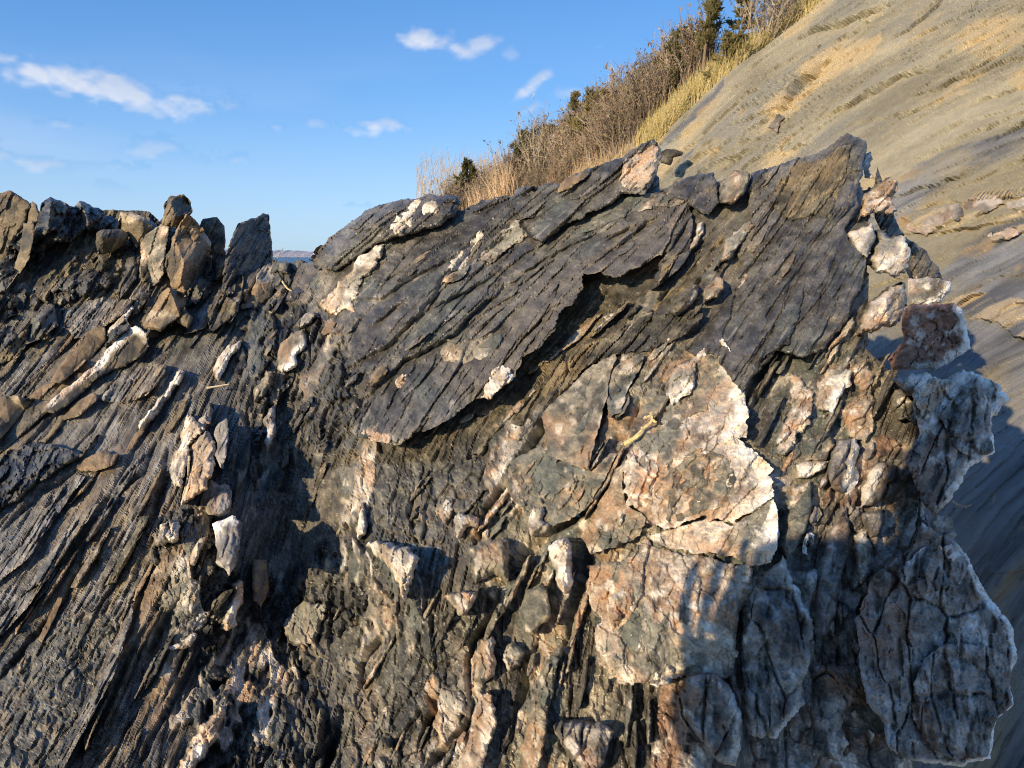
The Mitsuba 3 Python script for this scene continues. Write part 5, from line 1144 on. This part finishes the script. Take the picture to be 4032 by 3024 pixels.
def shrub_mesh(rg, height, spread, stems, lean=(0.1, 0, 0), tint=0):
    """A leafless shrub: stems that fan out and fork into twigs. Returns vertices, faces, colours."""
    a = rg.uniform(0, 2 * np.pi, stems)
    out = rg.uniform(.1, 1, stems) * spread
    hh = height * rg.uniform(.55, 1.05, stems) * (1 - .25 * (out / spread) ** 2)
    base = np.stack([np.cos(a) * out * .15, np.sin(a) * out * .15, np.full(stems, -.1)], 1)
    end = np.stack([np.cos(a) * out, np.sin(a) * out, hh], 1) + np.array(lean) * height
    t = np.linspace(0, 1, 5)
    path = base[:, None] * (1 - t)[:, None] + end[:, None] * t[:, None]
    path[:, 1:] += rg.normal(0, .035 * height, (stems, 4, 3))
    v, f = tubes(path, np.linspace(.011, .004, 5)[None] * rg.uniform(.7, 1.4, (stems, 1)))
    vs, fs, cs = [v], [f], []
    pal = [np.array(x) for x in ((.29, .245, .195), (.225, .175, .14), (.25, .175, .135), (.35, .30, .235), (.20, .175, .145))]
    cs.append(np.repeat(np.array([pal[(i + tint) % 5] for i in rg.integers(0, 3, stems)]), 15, 0))
    nt = stems * 9
    si, st = rg.integers(0, stems, nt), rg.uniform(.35, 1, nt)
    kk = np.clip((st * 4).astype(int), 0, 3)
    fr = st * 4 - kk
    b0 = path[si, kk] * (1 - fr)[:, None] + path[si, kk + 1] * fr[:, None]
    dirn = rg.normal(0, 1, (nt, 3))
    dirn[:, 2] = np.abs(dirn[:, 2]) + .5
    dirn /= np.linalg.norm(dirn, axis=1, keepdims=True)
    ln = height * rg.uniform(.08, .28, nt)
    p3 = np.stack([b0, b0 + dirn * (ln * .5)[:, None] + rg.normal(0, .01, (nt, 3)), b0 + dirn * ln[:, None]], 1)
    v2, f2 = tubes(p3, np.array([[.005, .0035, .002]]) * np.ones((nt, 1)))
    vs.append(v2); fs.append(f2 + len(v)); cs.append(np.repeat(np.array([pal[(i + tint) % 5] for i in rg.integers(0, 4, nt)]), 9, 0))
    # dry leaves left on the twigs
    nl = stems * 10
    ti = rg.integers(0, nt, nl)
    c = p3[ti, 2] + rg.normal(0, .03, (nl, 3))
    s = rg.uniform(.012, .03, nl)
    tri = c[:, None] + rg.normal(0, 1, (nl, 3, 3)) * s[:, None, None]
    n0 = len(v) + len(v2)
    vs.append(tri.reshape(-1, 3)); fs.append(np.arange(nl * 3).reshape(-1, 3) + n0)
    lp = np.array([(.27, .205, .135), (.20, .15, .105), (.30, .25, .17), (.15, .15, .085)])
    cs.append(np.repeat(lp[rg.integers(0, 4, nl)], 3, 0))
    return np.vstack(vs), np.vstack(fs), np.vstack(cs)


rg = np.random.default_rng(11)


def bank_point(u, v):
    return at(np.array([u], float), np.array([v], float), 0.0, BANK_Z([u], [v]))[0]


def grow_brush():
    protos = [shrub_mesh(rg, 1.0, rg.uniform(.4, .65), 34, (.12, 0, 0), i) for i in range(6)]
    vs, fs, cs, n = [], [], [], 0
    placed = 0
    for _ in range(4000):
        if placed >= 200:
            break
        u, v = rg.uniform(1600, 3250), rg.uniform(-60, 900)
        edge_u = np.interp(v, [0, 112, 255, 380, 490, 612, 715], [3240, 3090, 2880, 2740, 2620, 2500, 2300])
        low = np.interp(u, [1600, 2000, 2300, 2500], [900, 860, 740, 640])
        if not shapely.contains_xy(BANK_OUT, u, v) or u > edge_u - 60 or v > low:
            continue
        V, Fc, C = protos[rg.integers(6)]
        a, s = rg.uniform(0, 2 * np.pi), rg.uniform(.5, .85) * (1.0 if v < 700 else .8)
        R = np.array([[math.cos(a), -math.sin(a), 0], [math.sin(a), math.cos(a), 0], [0, 0, rg.uniform(.8, 1.25)]])
        W = V @ R.T * s + [.08 * V[:, 2].max() * 0, 0, 0] + bank_point(u, v)
        tone = fb(np.array([u / 160.0]), np.array([v / 160.0]), 5.0, 2)[0]
        mul = np.array([.99, .96, .95]) * (0.75 + .6 * tone) * rg.uniform(.85, 1.15)
        vs.append(W); fs.append(Fc + n); cs.append(C * mul); n += len(W)
        placed += 1
    put('brush', np.vstack(vs), np.vstack(fs), np.vstack(cs), 'plain_material', kind='stuff', label='dense leafless grey brown brush covering the bank', category='brush')


grow_brush()
for u, v, hgt, lab in ((1745, 880, 1.0, 'wispy leafless shrub at the low end of the brush on the skyline'), (1600 + 215, 850, .8, 'low pale leafless shrub just above the rounded hump'), (2010, 800, 1.3, 'pale forked leafless shrub right of the tall dry reeds'),
                       (2120, 745, 1.5, 'pale upright leafless shrub in the middle of the lower brush'), (2330, 660, 1.1, 'straggly leafless shrub above the bare earth near the crest slabs'), (2420, 520, 1.1, 'leafless shrub breaking the skyline left of the big dark cedar'),
                       (2560, 430, 1.1, 'leafless shrub on the skyline just left of the big dark cedar'), (2990, 200, 1.3, 'reddish leafless shrub at the top of the bank by the cliff'), (3080, 110, 1.2, 'topmost leafless shrub at the upper edge of the picture')):
    V, Fc, C = shrub_mesh(rg, hgt, .45 * hgt, 30, (.12, 0, 0), int(rg.integers(5)))
    put('bare_shrub', V + bank_point(u, v), Fc, C * rg.uniform(.9, 1.25), 'plain_material', label=lab, category='shrub')


def cedar(label, u, v, h, width, wind=.25, olive=.3, trunk_bare=.2):
    key = number('cedar_tree')
    labels[key] = {'label': label, 'category': 'tree'}
    b = bank_point(u, v)
    t = np.linspace(0, 1, 8)
    tp = np.stack([wind * h * .35 * t ** 2, rg.normal(0, .01, 8), h * t - .15], 1)
    v0, f0 = tubes(tp[None], (np.linspace(.05, .008, 8) * (h / 1.8))[None], 7)
    put(f'{key}__trunk', v0 + b, f0, np.tile([.20, .155, .115], (len(v0), 1)) * (.8 + .4 * ns(v0[:, 0] * 40, v0[:, 1] * 40, v0[:, 2] * 9))[:, None], 'plain_material')
    nb = 26
    s = np.sort(rg.uniform(trunk_bare, .98, nb))
    root = np.stack([np.interp(s, t, tp[:, k]) for k in range(3)], 1)
    a = rg.uniform(0, 2 * np.pi, nb)
    ln = width * (1.05 - s) ** .6 * rg.uniform(.45, 1.15, nb)
    d = np.stack([np.cos(a) + wind * 1.6, np.sin(a), rg.uniform(.1, .75, nb)], 1)
    path = root[:, None] + d[:, None] * (np.linspace(0, 1, 4)[None, :, None] * ln[:, None, None])
    path[:, 1:] += rg.normal(0, .03 * width, (nb, 3, 3))
    path[:, :, 2] += .12 * width * np.linspace(0, 1, 4) ** 2
    v1, f1 = tubes(path, np.linspace(.014, .004, 4)[None] * np.ones((nb, 1)))
    put(f'{key}__limb', v1 + b, f1, np.tile([.17, .13, .10], (len(v1), 1)), 'plain_material', kind='stuff', label='thin limbs')
    ns_ = int(900 + 1500 * width)
    bi, bt = rg.integers(0, nb, ns_), rg.uniform(.25, 1.05, ns_)
    kk = np.clip((bt * 3).astype(int), 0, 2)
    fr = bt * 3 - kk
    c = path[bi, kk] * (1 - fr)[:, None] + path[bi, kk + 1] * fr[:, None] + rg.normal(0, .055 * width, (ns_, 3)) * [1, 1, .6]
    g = d[bi] / np.linalg.norm(d[bi], axis=1, keepdims=True) + rg.normal(0, .5, (ns_, 3)) + [0.1, 0, .35]
    g /= np.linalg.norm(g, axis=1, keepdims=True)
    L = rg.uniform(.05, .12, ns_)
    v2, f2 = tubes(np.stack([c, c + g * (L * .5)[:, None] + rg.normal(0, .008, (ns_, 3)), c + g * L[:, None]], 1), np.array([[.011, .013, .002]]) * rg.uniform(.6, 1.3, (ns_, 1)))
    tone = np.clip(olive + .5 * (fb(c[:, 0] * 5, c[:, 1] * 5, c[:, 2] * 5, 2) - .5) + rg.normal(0, .15, ns_), 0, 1)
    put(f'{key}__crown', v2 + b, f2, np.repeat(lerp((.055, .062, .028), (.20, .165, .075), tone), 9, 0), 'plain_material')


cedar('small dark cedar at the low left end of the bank above the rounded hump', 1840, 830, 1.2, .42, .05, .25, .1)
cedar('windswept dark cedar with a flat layered top rising from the lower brush', 2050, 740, 1.3, .6, .3, .2, .25)
cedar('thin spindly cedar with a tall bare stem halfway up the bank', 2258, 640, 1.45, .18, .05, .45, .45)
cedar('yellow olive spreading cedar right of the thin spindly one', 2345, 590, 1.0, .7, .2, .75, .1)
cedar('small olive cedar between the windswept and the thin one', 2150, 680, 1.05, .4, .2, .6, .1)
cedar('big dark forked cedar on the upper skyline', 2635, 400, 1.15, .5, .35, .3, .15)
cedar('tall slim cedar with a bare wind bent trunk near the top of the bank', 2765, 320, 1.3, .22, .25, .4, .45)
cedar('topmost dark cedar cut by the upper picture edge', 2915, 190, .9, .25, .1, .25, .4)
cedar('reddish olive low cedar between the two upper cedars', 2860, 290, .6, .4, .2, .6, .1)


def grass(n, place, hmin, hmax, cols, lean, rad):
    u, v = place(n)
    z = BANK_Z(u, v)
    p = at(u, v, 0.0, z)
    h = rg.uniform(hmin, hmax, n)
    d = rg.normal(0, .22, (n, 3)) + np.array(lean)
    t = np.linspace(0, 1, 4)
    path = p[:, None] + np.stack([d[:, 0, None] * h[:, None] * t ** 1.8, d[:, 1, None] * h[:, None] * t ** 1.8, h[:, None] * t - .04], -1)
    vv, ff = tubes(path, np.array([[1, .85, .6, .15]]) * rad * rg.uniform(.7, 1.3, (n, 1)))
    return vv, ff, np.repeat(np.array(cols)[rg.integers(0, len(cols), n)] * rg.uniform(.8, 1.2, (n, 1)), 12, 0)


def along_edge(n):
    t = rg.uniform(0, 1, n)
    u = np.interp(t, [0, .3, .55, .75, 1], [2560, 2700, 2880, 3060, 3240])
    v = np.interp(t, [0, .3, .55, .75, 1], [590, 430, 280, 150, 0])
    o = np.abs(rg.normal(0, 42, n))
    return u - o * .8 + 8, v - o * .1 + 6


g = grass(5200, along_edge, .15, .42, [(.42, .35, .15), (.50, .43, .22), (.33, .29, .12), (.46, .36, .2)], (.25, 0, 0), .006)
put('dry_grass', *g, 'plain_material', kind='stuff', label='pale yellow dry grass along the edge of the cliff', category='grass')
g = grass(3800, lambda n: (rg.uniform(1640, 2480, n), np.interp(rg.uniform(0, 1, n), [0, 1], [640, 890]) + rg.normal(0, 20, n)), .15, .5, [(.40, .31, .2), (.34, .25, .16), (.46, .37, .25)], (.15, 0, 0), .006)
put('bank_grass', *g, 'plain_material', kind='stuff', label='thin dry grass among the lower brush', category='grass')
for lab, uc, vc, n, hh in (('tall pinkish tan dry reeds in the lower brush above the rounded hump', 1985, 850, 130, 1.15), ('second smaller clump of dry reeds left of the tall one', 1890, 865, 70, .8)):
    gg = grass(n, lambda m: (rg.normal(uc, 26, m), rg.normal(vc, 10, m)), hh * .6, hh, [(.52, .38, .25), (.46, .33, .22), (.58, .45, .31)], (.05, 0, 0), .009)
    put('reed_clump', *gg, 'plain_material', label=lab, category='reeds')


# twigs, roots and stems caught on the rock
def stem(key, label, category, pts, rad, col, lift=.012, surf=None, sides=6, branch=()):
    p = np.array(pts, float)
    t = np.linspace(0, len(p) - 1, 4 * len(p))
    u, v = (np.interp(t, np.arange(len(p)), p[:, k]) for k in (0, 1))
    u, v = ndimage.gaussian_filter1d(u, 1.5, mode='nearest'), ndimage.gaussian_filter1d(v, 1.5, mode='nearest')
    hh = np.full(len(u), lift)
    for s in SLABS.values():
        if s['z'] is None:
            ins = shapely.contains_xy(s['poly'], u, v)
            if ins.any():
                hh[ins] = np.maximum(hh[ins], s['h'][s['tree'].query(np.stack([u, v], 1)[ins])[1]] + lift)
    z = surf(u, v) if surf else None
    dirn = -ray(u.mean(), v.mean())
    w = at(u, v, ndimage.gaussian_filter1d(hh, 2, mode='nearest'), z, np.broadcast_to(dirn / np.linalg.norm(dirn), (len(u), 3)))
    a, f = tubes(w[None], (np.linspace(1, .4, len(u)) * rad * (1 + .5 * (ns(t * 1.7, t * 0) - .5)))[None], sides)
    key = number(key)
    c = np.tile(col, (len(a), 1)) * (.75 + .5 * ns(a[:, 0] * 300, a[:, 1] * 300, a[:, 2] * 300))[:, None]
    put(key, a, f, c, 'plain_material', label=label, category=category)
    for bp in branch:
        b = np.array(bp, float)
        bw = at(b[:, 0], b[:, 1], np.interp(b[:, 0], np.sort(u), hh[np.argsort(u)]), surf(b[:, 0], b[:, 1]) if surf else None, np.broadcast_to(dirn / np.linalg.norm(dirn), (len(b), 3)))
        a, f = tubes(bw[None], (np.linspace(.7, .25, len(b)) * rad)[None], 5)
        put(f'{key}__branch', a, f, np.tile(col, (len(a), 1)), 'plain_material')


stem('dry_root', 'pale yellow knobbly dry root lying in a crack of the tan rock', 'root', [(2455, 1752), (2490, 1732), (2520, 1710), (2533, 1688), (2560, 1668), (2570, 1650), (2566, 1635), (2545, 1642)], .0042, (.62, .52, .26), .012, branch=[[(2566, 1640), (2562, 1628), (2568, 1622)], [(2570, 1655), (2580, 1662), (2586, 1660)], [(2533, 1690), (2525, 1682)], [(2545, 1642), (2537, 1646), (2535, 1652)]])
stem('twig', 'forked pale twig on the shaded wall between the two grey violet tongues', 'twig', [(3752, 1972), (3775, 1990), (3800, 1995), (3825, 1990)], .004, (.42, .36, .26), .03, surf=CLIFF_Z, branch=[[(3815, 1992), (3828, 1982)], [(3800, 1995), (3808, 2004)]])
stem('straw', 'curved pale straw in the dark notch below the gap', 'straw', [(1104, 1096), (1118, 1118), (1132, 1138), (1152, 1146)], .004, (.5, .42, .24), .05)
stem('straw', 'thin upright stem against the sky in the gap', 'straw', [(1090, 1025), (1102, 1000), (1117, 972)], .0022, (.4, .33, .2), .03)
stem('straw', 'straight straw lying across the top of the dark pit', 'straw', [(812, 1528), (860, 1520), (905, 1512)], .003, (.5, .42, .3), .07)
stem('straw', 'pale straw between the two bright white columns', 'straw', [(744, 1800), (742, 1850), (736, 1900), (716, 1962)], .0025, (.6, .52, .38), .12)
tuft = number('grass_tuft')
labels[tuft] = {'label': 'row of fine dry grass stems growing on the tan ledge of the cliff', 'category': 'grass'}
for k in range(14):
    u0, v0 = 3815 + 14 * k + rng.uniform(-8, 8), 792 - 1.5 * k
    stem(f'{tuft}__stem', None, None, [(u0, v0), (u0 + 12, v0 - 22), (u0 + 30, v0 - 40)], .003, (.45, .33, .2), .06, surf=CLIFF_Z)

# ---------------------------------------------------------------- beach, sea and the far shore
gx, gy = np.meshgrid(np.concatenate([np.linspace(-60, -12, 25), np.linspace(-11, 60, 120)]), np.linspace(-40, 60, 160))
beach = np.stack([gx.ravel(), gy.ravel(), (-.25 + .25 * fb(gx.ravel() * .6, gy.ravel() * .6, 2, 4) - .004 * np.maximum(gy.ravel(), 0))], 1)
i, j = np.meshgrid(np.arange(gx.shape[0] - 1), np.arange(gx.shape[1] - 1), indexing='ij')
a = i * gx.shape[1] + j
f = np.concatenate([np.stack([a, a + 1, a + gx.shape[1] + 1], -1).reshape(-1, 3), np.stack([a, a + gx.shape[1] + 1, a + gx.shape[1]], -1).reshape(-1, 3)])
put('beach', beach, f, lerp((.14, .12, .09), (.30, .26, .2), fb(beach[:, 0] * 8, beach[:, 1] * 8, 1, 4)), 'plain_material', smooth=True, kind='structure', label='pebbly beach at the foot of the rocks')
scene['water_material'] = {'type': 'principled', 'base_color': {'type': 'rgb', 'value': [.05, .09, .13]}, 'roughness': .35, 'specular': .5}
sx = np.array([-9000, -60, 60, 9000.0])
sea_v = np.array([[x, y, -.45] for y in (-9000, 9000) for x in (-9000, 9000)], float)
scene['sea'] = mikit.ply((sea_v, np.array([[0, 1, 3], [0, 3, 2]])), 'water_material')
labels['sea'] = {'kind': 'structure', 'label': 'calm blue sea reaching to the far shore'}
xs = np.arange(-2600, 400, 8.0)
top = 14 + 16 * fb(xs * .012, xs * 0, 3, 3) + 10 * fb(xs * .06, xs * 0, 5, 3)
rows = [np.stack([xs, np.full(len(xs), 3000.0), np.full(len(xs), -1.0)], 1), np.stack([xs, np.full(len(xs), 3040.0), top * .6], 1), np.stack([xs, np.full(len(xs), 3120.0), top], 1), np.stack([xs, np.full(len(xs), 3400.0), top * .8], 1)]
n = len(xs)
f = []
for k in range(3):
    b = np.arange(n - 1) + k * n
    f += [np.stack([b, b + 1, b + n + 1], 1), np.stack([b, b + n + 1, b + n], 1)]
sv = np.vstack(rows)
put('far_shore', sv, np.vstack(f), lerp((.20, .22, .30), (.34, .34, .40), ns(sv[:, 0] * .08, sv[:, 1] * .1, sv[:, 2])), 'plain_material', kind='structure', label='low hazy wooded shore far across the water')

# ---------------------------------------------------------------- the photographer, who stands behind the camera and throws the shadow at the lower right
import manifold3d
RH = np.array([LIGHT[1], -LIGHT[0], 0.0]); RH /= np.linalg.norm(RH)
UP = np.cross(RH, LIGHT)
UP *= np.sign(UP[2])


def Q(r, u, s):
    return CAM + r * RH + u * UP + s * LIGHT


def chain(bones, length=.02, smooth=6):
    """bones: ((point, radius), (point, radius)) pairs; one smooth closed surface round all of them."""
    def ball(c, rad):
        return manifold3d.Manifold.sphere(rad, 18).translate(list(map(float, c)))
    m = manifold3d.Manifold()
    for (a, ra), (b, rb) in bones:
        m = m + manifold3d.Manifold.batch_hull([ball(a, ra), ball(b, rb)])
    m = m.refine_to_length(length).to_mesh()
    t = trimesh.Trimesh(m.vert_properties[:, :3], m.tri_verts, process=True)
    trimesh.smoothing.filter_taubin(t, iterations=smooth)
    return np.array(t.vertices), np.array(t.faces)


def build_person():
    key = 'person'
    labels[key] = {'label': 'person in jacket and trousers behind the camera whose shadow falls at lower right', 'category': 'person'}
    Z, FWD, SR = np.array([0, 0, 1.0]), np.array([.1, .995, 0]), np.array([.995, -.1, 0])
    head = Q(-.155, .22, -.45)
    neck, chest, hips = head - .19 * Z - .02 * FWD, head - .42 * Z - .02 * FWD, head - .83 * Z
    ls, rs = head - .29 * Z - .175 * SR - .02 * FWD, head - .29 * Z + .175 * SR - .02 * FWD
    lh, rh = Q(-.368, -.195, .05), CAM + .135 * RT - .03 * FW + .03 * DN
    le, re = ls * .55 + lh * .45 - .17 * Z, rs * .6 + rh * .4 - .22 * Z - .03 * SR - .02 * FWD
    lw, rw = lh - .075 * UP - .01 * LIGHT, rh - .05 * Z - .06 * FWD + .02 * SR
    skin = [((head + .03 * Z, .098), (head - .03 * Z + .015 * FWD, .088)), ((head - .03 * Z + .02 * FWD, .085), (head - .095 * Z + .05 * FWD, .045)), ((head - .06 * Z - .02 * FWD, .06), (neck - .06 * Z, .062)),
            ((head + .0 * Z + .095 * FWD, .014), (head - .03 * Z + .115 * FWD, .017)), ((head - .01 * Z - .092 * SR, .022), (head - .05 * Z - .09 * SR, .016)), ((head - .01 * Z + .092 * SR, .022), (head - .05 * Z + .09 * SR, .016))]
    v, f = chain(skin, .014, 5)
    put(f'{key}__head', v, f, np.tile([.46, .29, .2], (len(v), 1)), 'plain_material', smooth=True)
    for sg in (-1, 1):
        v, f = chain([((head + .012 * Z + .092 * FWD + sg * .033 * SR, .012), (head + .012 * Z + .094 * FWD + sg * .036 * SR, .011))], .006, 1)
        put(f'{key}__eye', v, f, np.tile([.7, .68, .65], (len(v), 1)), 'plain_material', smooth=True)
    v, f = chain([((head - .07 * Z + .093 * FWD - .02 * SR, .008), (head - .07 * Z + .096 * FWD, .010)), ((head - .07 * Z + .096 * FWD, .010), (head - .07 * Z + .093 * FWD + .02 * SR, .008))], .006, 1)
    put(f'{key}__mouth', v, f, np.tile([.42, .2, .17], (len(v), 1)), 'plain_material', smooth=True)
    v, f = chain([((head + .055 * Z - .01 * FWD, .10), (head + .02 * Z - .03 * FWD, .102)), ((head - .0 * Z - .04 * FWD, .098), (head - .10 * Z - .05 * FWD, .092)), ((head - .10 * Z - .05 * FWD - .05 * SR, .07), (head - .23 * Z - .07 * FWD - .07 * SR, .05)), ((head - .10 * Z - .05 * FWD + .05 * SR, .07), (head - .23 * Z - .07 * FWD + .07 * SR, .05))], .016, 4)
    v = v + .004 * rg.normal(0, 1, v.shape)
    put(f'{key}__hair', v, f, np.tile([.07, .05, .035], (len(v), 1)), 'plain_material', smooth=True)
    side = lambda p, k: p + k * SR
    bones = [((ls, .062), (rs, .062)), ((neck - .07 * Z, .075), (chest, .12)), ((side(chest, -.09), .12), (side(chest, .09), .12)), ((ls, .06), (side(chest, -.09), .112)), ((rs, .07), (side(chest, .09), .115))]
    bones += [((side(chest, k), .12), (side(hips + .06 * Z, k * 1.05), .115)) for k in (-.09, 0, .09)]
    bones += [((ls, .060), (le, .052)), ((le, .055), (lw, .042)), ((rs, .068), (re, .055)), ((re, .055), (rw, .042))]
    v, f = chain(bones, .025, 8)
    v = v + (.006 * (fb(v[:, 0] * 22, v[:, 1] * 22, v[:, 2] * 16, 3) - .5))[:, None] * np.array([1, 1, .3])
    put(f'{key}__jacket', v, f, np.tile([.05, .07, .11], (len(v), 1)), 'plain_material', smooth=True)
    bones = [((side(hips, -.08), .11), (side(hips, .08), .11))]
    feet = []
    for k in (-1, 1):
        hp, kn, an = side(hips - .03 * Z, .09 * k), side(hips - .42 * Z + .03 * FWD, .11 * k), side(hips - .80 * Z - .01 * FWD, .12 * k)
        bones += [((hp, .095), (kn, .062)), ((kn, .062), (an, .05))]
        feet.append(an)
    v, f = chain(bones, .025, 8)
    put(f'{key}__trousers', v, f, np.tile([.06, .06, .065], (len(v), 1)), 'plain_material', smooth=True)
    for an in feet:
        v, f = chain([((an - .03 * Z - .03 * FWD, .045), (an - .05 * Z + .15 * FWD, .036))], .015, 3)
        put(f'{key}__shoe', v, f, np.tile([.1, .07, .05], (len(v), 1)), 'plain_material', smooth=True)
    # left hand held up beside the telephone, fingers spread a little
    S_ = .05
    fl = [((-.410, -.096), (-.388, -.19)), ((-.383, -.074), (-.375, -.17)), ((-.357, -.052), (-.361, -.165)), ((-.330, -.066), (-.346, -.17))]
    b = [((Q(-.385, -.19, S_), .012), (lw + .02 * UP, .020)), ((Q(-.348, -.185, S_), .012), (lw + .02 * UP, .020)), ((Q(-.385, -.19, S_), .012), (Q(-.348, -.185, S_), .012))]
    b += [((lw + .02 * UP, .022), (lw - .03 * UP, .024))]
    for (tr, tu), (br, bu) in fl:
        m = .5 * np.array([tr + br, tu + bu])
        b += [((Q(br, bu, S_), .0078), (Q(m[0], m[1], S_ + .008), .0072)), ((Q(m[0], m[1], S_ + .008), .0072), (Q(tr, tu, S_ + .002), .0062))]
    th = [Q(-.345, -.225, S_), Q(-.318, -.20, S_ + .01), Q(-.302, -.17, S_ + .012)]
    b += [((th[0], .014), (th[1], .0105)), ((th[1], .0105), (th[2], .0085))]
    v, f = chain(b, .004, 4)
    put(f'{key}__hand', v, f, np.tile([.46, .29, .2], (len(v), 1)), 'plain_material', smooth=True, label='raised left hand with five fingers')
    ph = CAM - .017 * FW + .055 * RT + .022 * DN
    b = [((rh + .01 * FW * -1, .016), (rw, .024)), ((rh - .02 * DN - .02 * FW, .014), (rw, .022))]
    for k in range(4):
        e = ph + .062 * RT + (k * .019 - .03) * DN
        b += [((rh + (k * .018 - .03) * DN - .02 * FW, .010), (e + .02 * RT + .001 * FW, .009)), ((e + .02 * RT + .001 * FW, .009), (e - .012 * RT + .006 * FW, .007))]
    b += [((rh - .03 * FW - .01 * DN, .013), (ph + .06 * RT - .02 * FW - .01 * DN, .0095)), ((ph + .06 * RT - .02 * FW - .01 * DN, .0095), (ph + .035 * RT - .017 * FW - .012 * DN, .008))]
    v, f = chain(b, .005, 4)
    put(f'{key}__hand', v, f, np.tile([.46, .29, .2], (len(v), 1)), 'plain_material', smooth=True, label='right hand closed round the telephone')
    e = np.array([[x, y, z] for x in (-.073, .073) for y in (-.035, .035) for z in (-.0035, .0035)])
    rb = [ph + x * RT + y * DN + z * FW for x, y, z in e * [.96, .92, .6]]
    m = manifold3d.Manifold.batch_hull([manifold3d.Manifold.sphere(.0025, 12).translate(list(map(float, c))) for c in rb]).to_mesh()
    scene['phone_material'] = {'type': 'principled', 'base_color': {'type': 'rgb', 'value': [.03, .03, .035]}, 'roughness': .3}
    scene['telephone'] = mikit.ply((m.vert_properties[:, :3], m.tri_verts), 'phone_material', smooth=40)
    labels['telephone'] = {'label': 'dark flat telephone held up by the person to take the picture', 'category': 'phone'}
    return min(a[2] for a in feet)


foot = build_person()
v, f = chain([((Q(-.3, 0, -.6) * [1, 1, 0] + [0, 0, foot - .42], .33), (Q(.05, 0, -.5) * [1, 1, 0] + [0, 0, foot - .44], .35)), ((Q(-.2, 0, -.9) * [1, 1, 0] + [0, 0, foot - .7], .6), (Q(0, 0, -.7) * [1, 1, 0] + [0, 0, foot - .75], .55))], .05, 3)
v = v + (.05 * (fb(v[:, 0] * 6, v[:, 1] * 6, v[:, 2] * 6, 4) - .5))[:, None]
put('boulder', v, f, paint('slate', v[:, 0], v[:, 2], 3.0), 'rock_material', label='low dark boulder behind the camera on which the person stands', category='rock')
